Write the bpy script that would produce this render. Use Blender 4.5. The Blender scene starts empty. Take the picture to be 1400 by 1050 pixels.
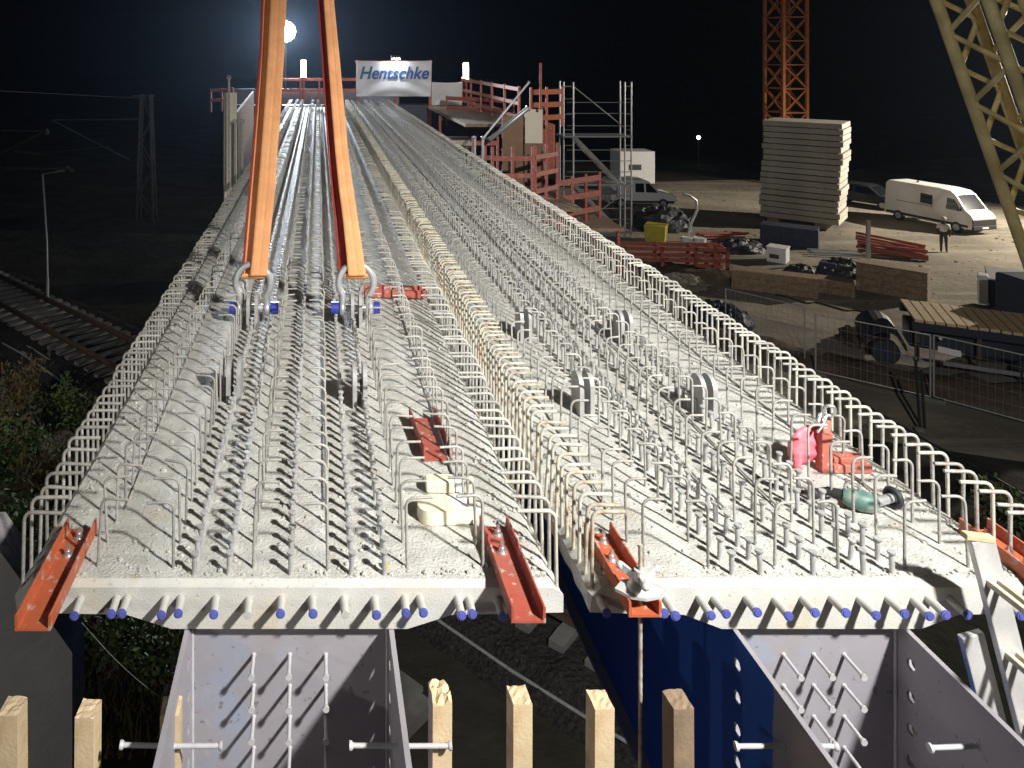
import bpy, bmesh, math, random
from mathutils import Vector, Matrix, Euler
random.seed(11)
R = math.radians
sc = bpy.context.scene
COL = sc.collection
PI = math.pi

# ------------------------------------------------------------------ camera
F, U0, V0, HC, GZ = 1050.0, 435.0, 75.0, 2.15, -7.85
cd = bpy.data.cameras.new('camera'); cam = bpy.data.objects.new('camera', cd); COL.objects.link(cam)
cam.location = (0, 0, HC); cam.rotation_euler = (R(90), 0, 0)
cd.sensor_width = 36; cd.lens = 27; cd.shift_x = 265/1400; cd.shift_y = -450/1400
cd.clip_start = .05; cd.clip_end = 3000
sc.camera = cam

# ------------------------------------------------------------------ sky
w = bpy.data.worlds.new('World'); sc.world = w; w.use_nodes = True
nt = w.node_tree; nt.nodes.clear()
sky = nt.nodes.new('ShaderNodeTexSky'); sky.sky_type = 'NISHITA'; sky.sun_disc = False
sky.sun_elevation = R(-4.0); sky.sun_rotation = R(160)
bg = nt.nodes.new('ShaderNodeBackground'); bg.inputs[1].default_value = 0.05
wo = nt.nodes.new('ShaderNodeOutputWorld')
nt.links.new(sky.outputs[0], bg.inputs[0]); nt.links.new(bg.outputs[0], wo.inputs[0])

# ------------------------------------------------------------------ site floodlights (key lamps placed from cast shadows, plus added fill)
def lamp(name, loc, target, power, col, cone, rad, blend=.5):
    d = bpy.data.lights.new(name, 'SPOT'); o = bpy.data.objects.new(name, d); COL.objects.link(o)
    o.location = loc; d.energy = power; d.color = col; d.spot_size = R(cone); d.spot_blend = blend; d.shadow_soft_size = rad
    v = Vector(target) - Vector(loc); o.rotation_euler = v.to_track_quat('-Z', 'Y').to_euler()
    return o
lamp('work_floodlight', (4.3, -1.2, 5.3), (-3.0, 15, 0), 8000, (1, .985, .94), 112, .22, 1.0)
lamp('work_floodlight', (4.6, -1.2, 5.3), (21, 35, GZ), 6600, (1, .96, .88), 92, .09, 1.0)      # unseen second head at the same mast, added as fill for the yard
lamp('bank_floodlight', (-6.5, -3.5, 2.5), (-5.5, 15, GZ), 900, (1, .97, .90), 118, .08, 1.0)   # railway side, lights the near bank and the girder ends
lamp('track_floodlight', (-15, 13, -2.2), (-7.5, 21.5, GZ), 1700, (1, .95, .85), 60, .1, 1.0)        # unseen low lamp added to brighten the bushes and near track
lamp('yard_floodlight', (50, 40, 3.0), (27, 38, GZ), 42000, (1, .90, .75), 130, .25, .8)

lamp('far_floodlight', (-1.7, 39.2, 3.45), (0, 8, 0), 25000, (.82, .91, 1), 76, .3, 1.0)             # beam of the glaring lamp seen between the slings

sc.view_settings.view_transform = 'Standard'; sc.view_settings.look = 'None'
sc.view_settings.exposure = 0.0; sc.view_settings.gamma = 1.0; sc.view_settings.use_curve_mapping = False

# ------------------------------------------------------------------ places
def P(u, v, Y): return Vector(((u-U0)*Y/F, Y, HC-(v-V0)*Y/F))
def G(u, v, z=GZ):
    Y = F*(HC-z)/(v-V0); return Vector(((u-U0)*Y/F, Y, z))

# ------------------------------------------------------------------ materials
MATS = {}
def mat(name, col, rough=.6, metal=0.0, var=.12, scale=4.0, col2=None, mscale=2.0, mlo=.45, mhi=.62, bump=0.0, bscale=60.0,
        emit=None, estr=0.0, streak=None, stain=None, srot=0, sk=(1, 12, 1), speck=None, sscale=150.0, slo=.62, shi=.70, spec=.5, rvar=.0):
    if name in MATS: return MATS[name]
    m = bpy.data.materials.new(name); m.use_nodes = True
    n, l = m.node_tree.nodes, m.node_tree.links
    b = n['Principled BSDF']
    tc = n.new('ShaderNodeTexCoord')
    def noise(s, d=4):
        t = n.new('ShaderNodeTexNoise'); t.inputs['Scale'].default_value = s; t.inputs['Detail'].default_value = d
        l.new(tc.outputs['Object'], t.inputs['Vector']); return t
    def ramp(src, lo, hi, a, c):
        r = n.new('ShaderNodeValToRGB'); r.color_ramp.elements[0].position = lo; r.color_ramp.elements[1].position = hi
        r.color_ramp.elements[0].color = (*a, 1); r.color_ramp.elements[1].color = (*c, 1)
        l.new(src, r.inputs[0]); return r
    def mix(fac, a, c, mode='MIX'):
        x = n.new('ShaderNodeMix'); x.data_type = 'RGBA'; x.blend_type = mode
        if hasattr(fac, 'links') or hasattr(fac, 'is_linked'): l.new(fac, x.inputs['Factor'])
        else: x.inputs['Factor'].default_value = fac
        for s, q in ((a, 6), (c, 7)):
            if isinstance(s, tuple): x.inputs[q].default_value = (*s, 1)
            else: l.new(s, x.inputs[q])
        return x.outputs[2]
    lo = tuple(c*(1-var) for c in col); hi = tuple(min(1, c*(1+var)) for c in col)
    cur = ramp(noise(scale, 5).outputs[0], .3, .7, lo, hi).outputs[0]
    if col2:
        f = ramp(noise(mscale, 6).outputs[0], mlo, mhi, (0, 0, 0), (1, 1, 1)).outputs[0]
        cur = mix(f, cur, col2)
    if stain:
        cur = mix(ramp(noise(3.7, 7).outputs[0], .62, .74, (0, 0, 0), (.8, .8, .8)).outputs[0], cur, stain)
    if streak:
        mp = n.new('ShaderNodeMapping'); mp.inputs['Rotation'].default_value = (0, 0, srot); mp.inputs['Scale'].default_value = sk
        l.new(tc.outputs['Object'], mp.inputs[0]); t2 = n.new('ShaderNodeTexNoise'); t2.inputs['Scale'].default_value = 1; t2.inputs['Detail'].default_value = 5
        l.new(mp.outputs[0], t2.inputs['Vector']); cur = mix(ramp(t2.outputs[0], .52, .68, (0, 0, 0), (1, 1, 1)).outputs[0], cur, streak)
    if speck:
        f = ramp(noise(sscale, 3).outputs[0], slo, shi, (0, 0, 0), (1, 1, 1)).outputs[0]
        cur = mix(f, cur, speck)
    if rvar:
        oi = n.new('ShaderNodeObjectInfo')
        mr = n.new('ShaderNodeMapRange'); mr.inputs[3].default_value = 1-rvar; mr.inputs[4].default_value = 1+rvar
        l.new(oi.outputs['Random'], mr.inputs[0])
        hs = n.new('ShaderNodeHueSaturation'); l.new(mr.outputs[0], hs.inputs['Value']); l.new(cur, hs.inputs['Color']); cur = hs.outputs[0]
    l.new(cur, b.inputs['Base Color'])
    b.inputs['Roughness'].default_value = rough; b.inputs['Metallic'].default_value = metal
    b.inputs['Specular IOR Level'].default_value = spec
    if bump:
        bp = n.new('ShaderNodeBump'); bp.inputs['Strength'].default_value = 1.0; bp.inputs['Distance'].default_value = bump
        l.new(noise(bscale, 6).outputs[0], bp.inputs['Height']); l.new(bp.outputs[0], b.inputs['Normal'])
    if emit:
        b.inputs['Emission Color'].default_value = (*emit, 1); b.inputs['Emission Strength'].default_value = estr
    MATS[name] = m; return m

M = {
 'deck': mat('rough_concrete', (.49, .48, .445), .66, var=.2, scale=9, col2=(.43, .42, .38), mscale=1.1, mlo=.48, mhi=.66, streak=(.56, .55, .51), sk=(5, .5, 1), bump=.008, bscale=75, speck=(.29, .285, .265), sscale=95, slo=.62, shi=.72, stain=(.38, .30, .21), spec=.4),
 'conc': mat('smooth_concrete', (.55, .54, .51), .85, var=.10, scale=6, col2=(.56, .51, .40), mscale=3.0, mlo=.52, mhi=.72, speck=(.40, .39, .37), sscale=55, slo=.64, shi=.70, stain=(.45, .38, .27), bump=.002, bscale=120, spec=.3),
 'rebar': mat('dusted_rebar', (.31, .305, .29), .65, .15, var=.22, scale=40, col2=(.40, .38, .34), mscale=18, speck=(.25, .17, .11), sscale=35, slo=.58, shi=.72, bump=.0015, bscale=220, rvar=.22),
 'rusty': mat('rusty_rebar', (.34, .245, .155), .85, var=.25, scale=30, col2=(.50, .46, .36), mscale=14, mlo=.38, mhi=.55, bump=.0015, bscale=200, rvar=.15),
 'slurry': mat('slurry_coated_rebar', (.47, .455, .39), .9, var=.15, scale=20, col2=(.36, .33, .27), mscale=12, mlo=.5, mhi=.7, bump=.002, bscale=160, rvar=.10),
 'stud': mat('stud_steel', (.40, .40, .40), .55, .2, var=.15, scale=30, col2=(.47, .46, .43), mscale=20, rvar=.12),
 'primer': mat('lilac_grey_primer', (.31, .292, .32), .55, var=.10, scale=3, col2=(.27, .33, .44), mscale=1.7, mlo=.60, mhi=.78, streak=(.32, .295, .31), sk=(9, 9, .8), stain=(.33, .27, .25), speck=(.19, .175, .185), sscale=26, slo=.66, shi=.72, bump=.0008, bscale=40),
 'weld': mat('primed_stud', (.52, .51, .52), .5, .1, var=.1, scale=20),
 'orange_steel': mat('red_oxide_orange_paint', (.46, .11, .045), .55, var=.12, scale=8, col2=(.40, .10, .05), mscale=5, mlo=.5, mhi=.7, speck=(.40, .36, .33), sscale=24, slo=.60, shi=.70, stain=(.22, .09, .05), bump=.0008, bscale=70, rvar=.08),
 'red_steel': mat('dull_red_oxide', (.36, .075, .05), .6, var=.2, scale=8, col2=(.30, .10, .07), mscale=5, speck=(.40, .36, .33), sscale=24, slo=.60, shi=.70, stain=(.22, .09, .05), bump=.0008, bscale=70, rvar=.1),
 'bolt': mat('zinc_bolt', (.66, .66, .68), .35, .8, var=.1, scale=60),
 'sling': mat('orange_polyester', (.84, .40, .18), .85, var=.10, scale=14, col2=(.74, .33, .14), mscale=4, stain=(.60, .27, .12), speck=(.70, .34, .16), sscale=160, slo=.50, shi=.62, bump=.003, bscale=160, spec=.2),
 'sling_edge': mat('dark_red_sling_edge', (.26, .03, .02), .85, var=.2, scale=20),
 'galv': mat('galvanised_steel', (.52, .53, .54), .42, .6, var=.15, scale=12, rvar=.08),
 'alu': mat('scuffed_aluminium', (.66, .65, .64), .45, .35, var=.10, scale=6, col2=(.74, .72, .70), mscale=10, mlo=.5, mhi=.65, bump=.0008, bscale=90),
 'blue_cap': mat('blue_plastic', (.10, .115, .40), .4, var=.1, scale=30, rvar=.1),
 'pvc': mat('grey_pvc', (.47, .46, .43), .55, var=.12, scale=25),
 'blue_bolt': mat('blue_shackle_paint', (.03, .045, .30), .4, var=.15, scale=30),
 'lug': mat('lug_steel', (.36, .35, .345), .6, .2, var=.12, scale=12, rvar=.05),
 'wood': mat('sawn_timber', (.62, .48, .30), .8, var=.12, scale=5, col2=(.54, .39, .22), mscale=9, mlo=.5, mhi=.68, bump=.002, bscale=70, rvar=.12),
 'oldwood': mat('weathered_timber', (.27, .19, .12), .85, var=.2, scale=5, col2=(.20, .14, .09), mscale=7, bump=.002, bscale=70, rvar=.1),
 'ply': mat('brown_plywood', (.20, .115, .065), .7, var=.12, scale=2, rvar=.08),
 'rung': mat('worn_rung', (.58, .52, .40), .6, .1, var=.15, scale=14, col2=(.45, .40, .31), mscale=12),
 'cream': mat('cream_panel', (.66, .60, .48), .7, var=.06, scale=2),
 'white': mat('white_paint', (.78, .78, .79), .35, var=.03, scale=3, spec=.5),
 'cream_plastic': mat('cream_plastic', (.74, .69, .52), .42, var=.06, scale=12, speck=(.50, .47, .40), sscale=45, slo=.62, shi=.70),
 'label': mat('white_label', (.84, .84, .86), .6, var=.03, scale=60),
 'pink': mat('pink_plastic_sheet', (.86, .15, .20), .45, var=.10, scale=20, col2=(.90, .25, .28), mscale=16, bump=.004, bscale=25),
 'clamp': mat('salmon_red_paint', (.46, .12, .085), .6, var=.15, scale=15, col2=(.38, .13, .10), mscale=10, speck=(.42, .38, .34), sscale=40, slo=.60, shi=.70),
 'green': mat('green_tool_plastic', (.075, .155, .13), .5, var=.15, scale=30, col2=(.22, .25, .22), mscale=18),
 'black': mat('black_rubber', (.025, .025, .027), .6, var=.2, scale=20),
 'glass': mat('dark_glass', (.012, .014, .018), .08, var=.1, scale=2, spec=.6),
 'chrome': mat('bright_steel', (.7, .7, .7), .3, .85, var=.06, scale=20),
 'navy': mat('navy_formwork', (.022, .028, .048), .5, var=.2, scale=1.5),
 'darkboard': mat('grey_boards', (.20, .20, .23), .7, var=.12, scale=2),
 'banner': mat('white_banner_fabric', (.74, .74, .76), .75, var=.04, scale=3, spec=.2),
 'ink': mat('blue_lettering', (.030, .085, .27), .6, var=.1, scale=5),
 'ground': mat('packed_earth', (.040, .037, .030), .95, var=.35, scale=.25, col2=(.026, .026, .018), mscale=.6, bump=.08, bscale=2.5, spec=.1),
 'yard': mat('gravel_yard', (.27, .24, .19), .95, var=.25, scale=.35, col2=(.185, .165, .135), mscale=.22, mlo=.42, mhi=.62, streak=(.33, .30, .245), srot=R(-32), sk=(.09, 1.3, 1), bump=.05, bscale=3.0, speck=(.33, .29, .23), sscale=9, spec=.1),
 'road': mat('compacted_haul_road', (.24, .22, .185), .95, var=.2, scale=.5, col2=(.19, .172, .145), mscale=.4, streak=(.29, .265, .225), srot=R(-32), sk=(.08, 1.6, 1), bump=.03, bscale=4, spec=.1),
 'trench': mat('dark_trench_earth', (.10, .075, .055), .95, var=.4, scale=.8, bump=.15, bscale=2.2, spec=.05),
 'ballast': mat('track_ballast', (.030, .028, .028), .95, var=.4, scale=14, bump=.10, bscale=11, speck=(.065, .062, .06), sscale=16, spec=.15),
 'sleeper': mat('concrete_sleeper', (.15, .145, .135), .9, var=.15, scale=5, rvar=.12),
 'rail': mat('rail_steel', (.12, .085, .065), .5, .4, var=.2, scale=8),
 'orange_crane': mat('orange_crane_paint', (.52, .17, .035), .6, var=.2, scale=3, rvar=.05),
 'yellow_crane': mat('yellow_crane_paint', (.66, .56, .27), .5, var=.18, scale=2, col2=(.48, .38, .16), mscale=1.2),
 'slab': mat('precast_panel', (.37, .355, .31), .85, var=.12, scale=1.2, col2=(.33, .31, .27), mscale=.9, bump=.006, bscale=14, rvar=.06),
 'slabend': mat('panel_end_grain', (.55, .51, .45), .85, var=.08, scale=3, rvar=.1),  # paler tone for the right end faces of the stacked slabs
 'yellow': mat('yellow_container', (.42, .35, .035), .6, var=.15, scale=3),
 'skin': mat('skin', (.5, .33, .25), .6, var=.05, scale=8),
 'cloth': mat('dark_workwear', (.06, .055, .045), .9, var=.2, scale=10),
 'hivis': mat('pale_reflective_cloth', (.86, .86, .78), .6, var=.08, scale=12),
 'leaf': mat('leaf', (.085, .14, .04), .75, var=.45, scale=2.5, col2=(.15, .10, .035), mscale=1.3, mlo=.5, mhi=.66),
 'dryleaf': mat('dry_stalk', (.13, .085, .032), .85, var=.4, scale=3, col2=(.08, .095, .03), mscale=2),
 'stem': mat('stem', (.09, .065, .04), .9, var=.2, scale=8),
 'mast': mat('dull_mast_steel', (.07, .07, .07), .6, .3, var=.15, scale=3),
 'redcar': mat('dark_red_paint', (.16, .015, .018), .35, var=.05, scale=2),
 'darkcar': mat('dark_car_paint', (.03, .03, .035), .3, var=.05, scale=2),
 'heap': mat('dark_plastic_sheet', (.03, .034, .042), .55, var=.3, scale=3, bump=.06, bscale=5),
 'bluesheet': mat('dark_blue_sheet', (.018, .026, .055), .6, var=.25, scale=2, bump=.03, bscale=6),
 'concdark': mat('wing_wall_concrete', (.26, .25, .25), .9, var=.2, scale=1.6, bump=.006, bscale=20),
 'lampglow': mat('lit_balloon_lamp', (.9, .9, .9), .5, emit=(.80, .90, 1), estr=70),
 'tubeglow': mat('lit_tube_lamp', (.9, .9, .9), .5, emit=(1, .86, .80), estr=45),
 'floodglow': mat('lit_flood_lamp', (.9, .9, .9), .5, emit=(.90, .95, 1), estr=260),
 'farglow': mat('lit_far_lamp', (.9, .9, .9), .5, emit=(1, .98, .92), estr=18),
 'headglow': mat('headlamp_lens', (.8, .8, .8), .15, var=.02, scale=5, spec=.8),
}
# outer web faces: blue top coat over most of the girder, bare primer at the splice end (object Y gives the border)
def web_paint():
    m = bpy.data.materials.new('blue_top_coat'); m.use_nodes = True
    n, l = m.node_tree.nodes, m.node_tree.links; b = n['Principled BSDF']
    tc = n.new('ShaderNodeTexCoord'); sp = n.new('ShaderNodeSeparateXYZ'); l.new(tc.outputs['Object'], sp.inputs[0])
    ns = n.new('ShaderNodeTexNoise'); ns.inputs['Scale'].default_value = 9; l.new(tc.outputs['Object'], ns.inputs['Vector'])
    ad = n.new('ShaderNodeMath'); ad.operation = 'MULTIPLY_ADD'; ad.inputs[1].default_value = .05; l.new(ns.outputs[0], ad.inputs[0]); l.new(sp.outputs[1], ad.inputs[2])
    r = n.new('ShaderNodeValToRGB'); r.color_ramp.elements[0].position = .0; r.color_ramp.elements[1].position = .012
    ad2 = n.new('ShaderNodeMath'); ad2.operation = 'ADD'; ad2.inputs[1].default_value = .255; l.new(ad.outputs[0], ad2.inputs[0]); l.new(ad2.outputs[0], r.inputs[0])
    x = n.new('ShaderNodeMix'); x.data_type = 'RGBA'; l.new(r.outputs[0], x.inputs['Factor'])
    x.inputs[6].default_value = (.28, .258, .275, 1); x.inputs[7].default_value = (.035, .11, .42, 1)
    l.new(x.outputs[2], b.inputs['Base Color']); b.inputs['Roughness'].default_value = .5
    return m
M['web_paint'] = web_paint()

# ------------------------------------------------------------------ mesh helper
class MB:
    def __init__(s): s.v = []; s.f = []; s.sm = []; s.mi = []
    def add(s, vs, fs, smooth=False, mi=0):
        o = len(s.v); s.v += [tuple(p) for p in vs]
        for q in fs: s.f.append(tuple(i+o for i in q)); s.sm.append(smooth); s.mi.append(mi)
    def box(s, a, b, mi=0):
        x0, x1 = sorted((a[0], b[0])); y0, y1 = sorted((a[1], b[1])); z0, z1 = sorted((a[2], b[2]))
        s.add([(x0,y0,z0),(x1,y0,z0),(x1,y1,z0),(x0,y1,z0),(x0,y0,z1),(x1,y0,z1),(x1,y1,z1),(x0,y1,z1)],
              [(0,3,2,1),(4,5,6,7),(0,1,5,4),(1,2,6,5),(2,3,7,6),(3,0,4,7)], False, mi)
    def bar(s, p, q, w, h, up=(0, 0, 1)):
        p, q = Vector(p), Vector(q); d = (q-p).normalized(); u = Vector(up)
        if abs(d.dot(u)) > .98: u = Vector((0, 1, 0))
        x = d.cross(u).normalized(); z = x.cross(d).normalized()
        vs = []
        for c in (p, q):
            for sx, sz in ((-1,-1),(1,-1),(1,1),(-1,1)): vs.append(c + x*sx*w/2 + z*sz*h/2)
        s.add(vs, [(0,1,2,3),(7,6,5,4),(0,4,5,1),(1,5,6,2),(2,6,7,3),(3,7,4,0)])
    def tube(s, pts, r, n=8, caps=True):
        pts = [Vector(p) for p in pts]; k = len(pts)
        rr = r if isinstance(r, (list, tuple)) else [r]*k
        t = [(pts[min(i+1, k-1)]-pts[max(i-1, 0)]).normalized() for i in range(k)]
        a = Vector((0, 0, 1)) if abs(t[0].z) < .9 else Vector((1, 0, 0))
        x = t[0].cross(a).normalized(); vs = []; fs = []
        for i in range(k):
            x = (x - t[i]*x.dot(t[i])).normalized(); y = t[i].cross(x)
            for j in range(n):
                g = 2*PI*j/n; vs.append(pts[i] + (x*math.cos(g) + y*math.sin(g))*rr[i])
        for i in range(k-1):
            for j in range(n):
                j2 = (j+1) % n; fs.append((i*n+j, i*n+j2, (i+1)*n+j2, (i+1)*n+j))
        s.add(vs, fs, True)
        if caps:
            s.add(vs[:n], [tuple(range(n-1, -1, -1))]); s.add(vs[-n:], [tuple(range(n))])
    def ring(s, c, nrm, Rr, r, n=20, m=8):
        nrm = Vector(nrm).normalized(); a = Vector((0,0,1)) if abs(nrm.z) < .9 else Vector((1,0,0))
        x = nrm.cross(a).normalized(); y = nrm.cross(x); c = Vector(c); vs = []; fs = []
        for i in range(n):
            g = 2*PI*i/n; d = x*math.cos(g)+y*math.sin(g)
            for j in range(m):
                h = 2*PI*j/m; vs.append(c + d*(Rr + r*math.cos(h)) + nrm*r*math.sin(h))
        for i in range(n):
            for j in range(m):
                fs.append((i*m+j, ((i+1)%n)*m+j, ((i+1)%n)*m+(j+1)%m, i*m+(j+1)%m))
        s.add(vs, fs, True)
    def prism(s, poly, o, ex, ey, ez, d, smooth=False):      # poly in (ex,ey) plane at o, extruded d along ez
        o, ex, ey, ez = Vector(o), Vector(ex), Vector(ey), Vector(ez); n = len(poly)
        vs = [o + ex*a + ey*b for a, b in poly]; vs += [p + ez*d for p in vs]
        s.add(vs, [tuple(range(n))[::-1], tuple(range(n, 2*n))])
        s.add(vs, [(i, (i+1) % n, (i+1) % n+n, i+n) for i in range(n)], smooth)
    def ball(s, c, r, n=10, m=7, sq=(1, 1, 1)):
        c = Vector(c); vs = []; fs = []
        for i in range(m+1):
            th = PI*i/m
            for j in range(n):
                ph = 2*PI*j/n; vs.append(c + Vector((r*sq[0]*math.sin(th)*math.cos(ph), r*sq[1]*math.sin(th)*math.sin(ph), r*sq[2]*math.cos(th))))
        for i in range(m):
            for j in range(n): fs.append((i*n+j, (i+1)*n+j, (i+1)*n+(j+1)%n, i*n+(j+1)%n))
        s.add(vs, fs, True)
    def mesh(s, name, mats, recalc=True):
        me = bpy.data.meshes.new(name); me.from_pydata(s.v, [], s.f)
        me.polygons.foreach_set('use_smooth', s.sm); me.polygons.foreach_set('material_index', s.mi)
        for m in (mats if isinstance(mats, (list, tuple)) else [mats]): me.materials.append(m)
        if recalc:
            bm = bmesh.new(); bm.from_mesh(me); bmesh.ops.recalc_face_normals(bm, faces=bm.faces); bm.to_mesh(me); bm.free()
        me.update(); return me
    def obj(s, name, mats, parent=None, recalc=True):
        return link(name, s.mesh(name, mats, recalc), parent)

def link(name, data, parent=None):
    o = bpy.data.objects.new(name, data); COL.objects.link(o)
    if parent is not None: o.parent = parent
    return o
def thing(name, label, cat, loc=(0,0,0), rz=0, group=None):
    o = link(name, None); o.location = loc; o.rotation_euler = (0, 0, rz)
    o.empty_display_size = .2
    o['label'] = label; o['category'] = cat
    if group: o['group'] = group
    return o
def tag(o, label, cat, group=None):
    o['label'] = label; o['category'] = cat
    if group: o['group'] = group
    return o
def struct(o): o['kind'] = 'structure'; return o
def copytree(r, parent=None):
    c = r.copy(); COL.objects.link(c)
    if parent is not None: c.parent = parent
    for ch in list(r.children): copytree(ch, c)
    return c
def bevel(o, w, seg=2):
    m = o.modifiers.new('bevel', 'BEVEL'); m.width = w; m.segments = seg; m.limit_method = 'ANGLE'; m.angle_limit = R(35); return o

# ------------------------------------------------------------------ ground, road, tracks
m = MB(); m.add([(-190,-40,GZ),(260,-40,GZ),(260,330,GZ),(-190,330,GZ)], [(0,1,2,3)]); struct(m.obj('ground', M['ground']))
def sheet(name, poly, z, mt):
    m = MB(); m.add([(x, y, z) for x, y in poly], [tuple(range(len(poly)))]); return struct(m.obj(name, mt))
sheet('gravel_yard', [(9.5,24),(13,20.5),(30,14),(95,10),(95,78),(60,74),(38,62),(22,60),(10,58)], GZ+.004, M['yard'])
sheet('haul_road', [(9.0,30.5),(14,23.2),(30,14.5),(60,2),(60,8),(33,19.5),(18.5,27.6),(12,34)], GZ+.008, M['road'])
# trench of dark earth along the haul road, uneven banks
def ridge(name, pts, wdt, hgt, mt, seed=3, step=.5):
    rnd = random.Random(seed); vs = []; fs = []; prof = [(-.5,0),(-.28,.55),(-.05,.9),(.2,.7),(.36,.35),(.5,0)]
    path = []
    for a, b in zip(pts[:-1], pts[1:]):
        a, b = Vector(a), Vector(b); n = max(1, int((b-a).length/step))
        path += [a+(b-a)*i/n for i in range(n)]
    path.append(Vector(pts[-1])); k = len(prof)
    for i, p in enumerate(path):
        d = (path[min(i+1, len(path)-1)]-path[max(i-1, 0)]).normalized(); nx = Vector((-d.y, d.x, 0))
        for a, h in prof:
            vs.append(p + nx*a*wdt*(1+rnd.uniform(-.15,.15)) + Vector((0,0,h*hgt*rnd.uniform(.55,1.25) - (.05 if h == 0 else 0))))
    for i in range(len(path)-1):
        for j in range(k-1): fs.append((i*k+j, i*k+j+1, (i+1)*k+j+1, (i+1)*k+j))
    m = MB(); m.add(vs, fs, True); return struct(m.obj(name, mt))
ridge('earth_bank', [(13.0,27.5,GZ),(17.5,23.6,GZ),(24,20.6,GZ),(33,17.2,GZ)], 2.0, .5, M['trench'])
ridge('earth_bank', [(14.2,36.5,GZ),(17.5,34.2,GZ),(20.5,33.6,GZ)], 2.2, .6, M['trench'], 9)

def track(c, label, t0, t1):
    # straight railway track on the line X + Y = c, running away to the left under the bridge
    s2 = math.sqrt(.5); d = Vector((s2,-s2,0)); nn = Vector((s2,s2,0)); o = Vector((c/2,c/2,GZ))
    m = MB(); vs = []; fs = []; rnd = random.Random(int(c)); n = int((t1-t0)/.35)
    prof = [(-2.3,0),(-1.75,.30),(-.7,.33),(.7,.33),(1.75,.30),(2.3,0)]
    for i in range(n+1):
        t = t0+(t1-t0)*i/n
        for a, h in prof: vs.append(o + d*t + nn*(a+rnd.uniform(-.05,.05)) + Vector((0,0,.01+h+(rnd.uniform(-.035,.035) if h else 0))))
    k = len(prof)
    for i in range(n):
        for j in range(k-1): fs.append((i*k+j, i*k+j+1, (i+1)*k+j+1, (i+1)*k+j))
    m.add(vs, fs, False); struct(m.obj('ballast_bed', M['ballast']))
    root = thing('railway_track', label, 'railway track', o + Vector((0,0,.3)), -PI/4)
    sm = MB()
    sm.prism([(-1.3,0),(1.3,0),(1.3,.13),(1.0,.16),(.6,.14),(-.6,.14),(-1.0,.16),(-1.3,.13)], (-.13,0,0), (0,1,0), (0,0,1), (1,0,0), .26)
    me = sm.mesh('sleeper', M['sleeper']); k = 0
    t = t0
    while t < t1 and k < 100:
        q = link('sleeper', me, root); q.location = (t, 0, 0); t += .62; k += 1
    for s in (-1, 1):
        r = MB(); y = s*.75
        r.box((t0, y-.07, .16), (t1, y+.07, .175)); r.box((t0, y-.012, .175), (t1, y+.012, .28)); r.box((t0, y-.036, .28), (t1, y+.036, .32))
        r.obj('rail', M['rail'], root)
    return root
track(18.2, 'railway track with pale concrete sleepers nearest the bridge girders, passing below them', -34, 16)
# track(23.2, 'second railway track, the darker one lying behind the pale sleepers', -40, 12)
# cables and the trough beside the track
s2 = math.sqrt(.5)
def diag(c, t, z=0): return Vector((c/2+t*s2, c/2-t*s2, GZ+z))
for c, z, lab in ((15.9, .25, 'thin cable alongside the track, the one closest to the sleepers'), (15.35, .22, 'thin cable alongside the track, the one closest to the bushes')):
    m = MB(); m.tube([diag(c, -26+i*1.5, z+.06*math.sin(i*1.3)) for i in range(28)], .03, 6); tag(m.obj('cable', M['galv']), lab, 'cable')
tr = thing('cable_trough', 'grey concrete cable trough with lids running between the bushes', 'cable trough', diag(12.9, 0, 0), -PI/4)
m = MB(); m.box((-24,-.34,-.05), (-7.0,.34,.20)); m.obj('trough', M['sleeper'], tr)
m = MB()
for i in range(28): m.box((-24+i*.6+.01,-.38,.20), (-24+i*.6+.585,.38,.27+.02*random.random()))
m.obj('lid', M['sleeper'], tr)

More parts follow.
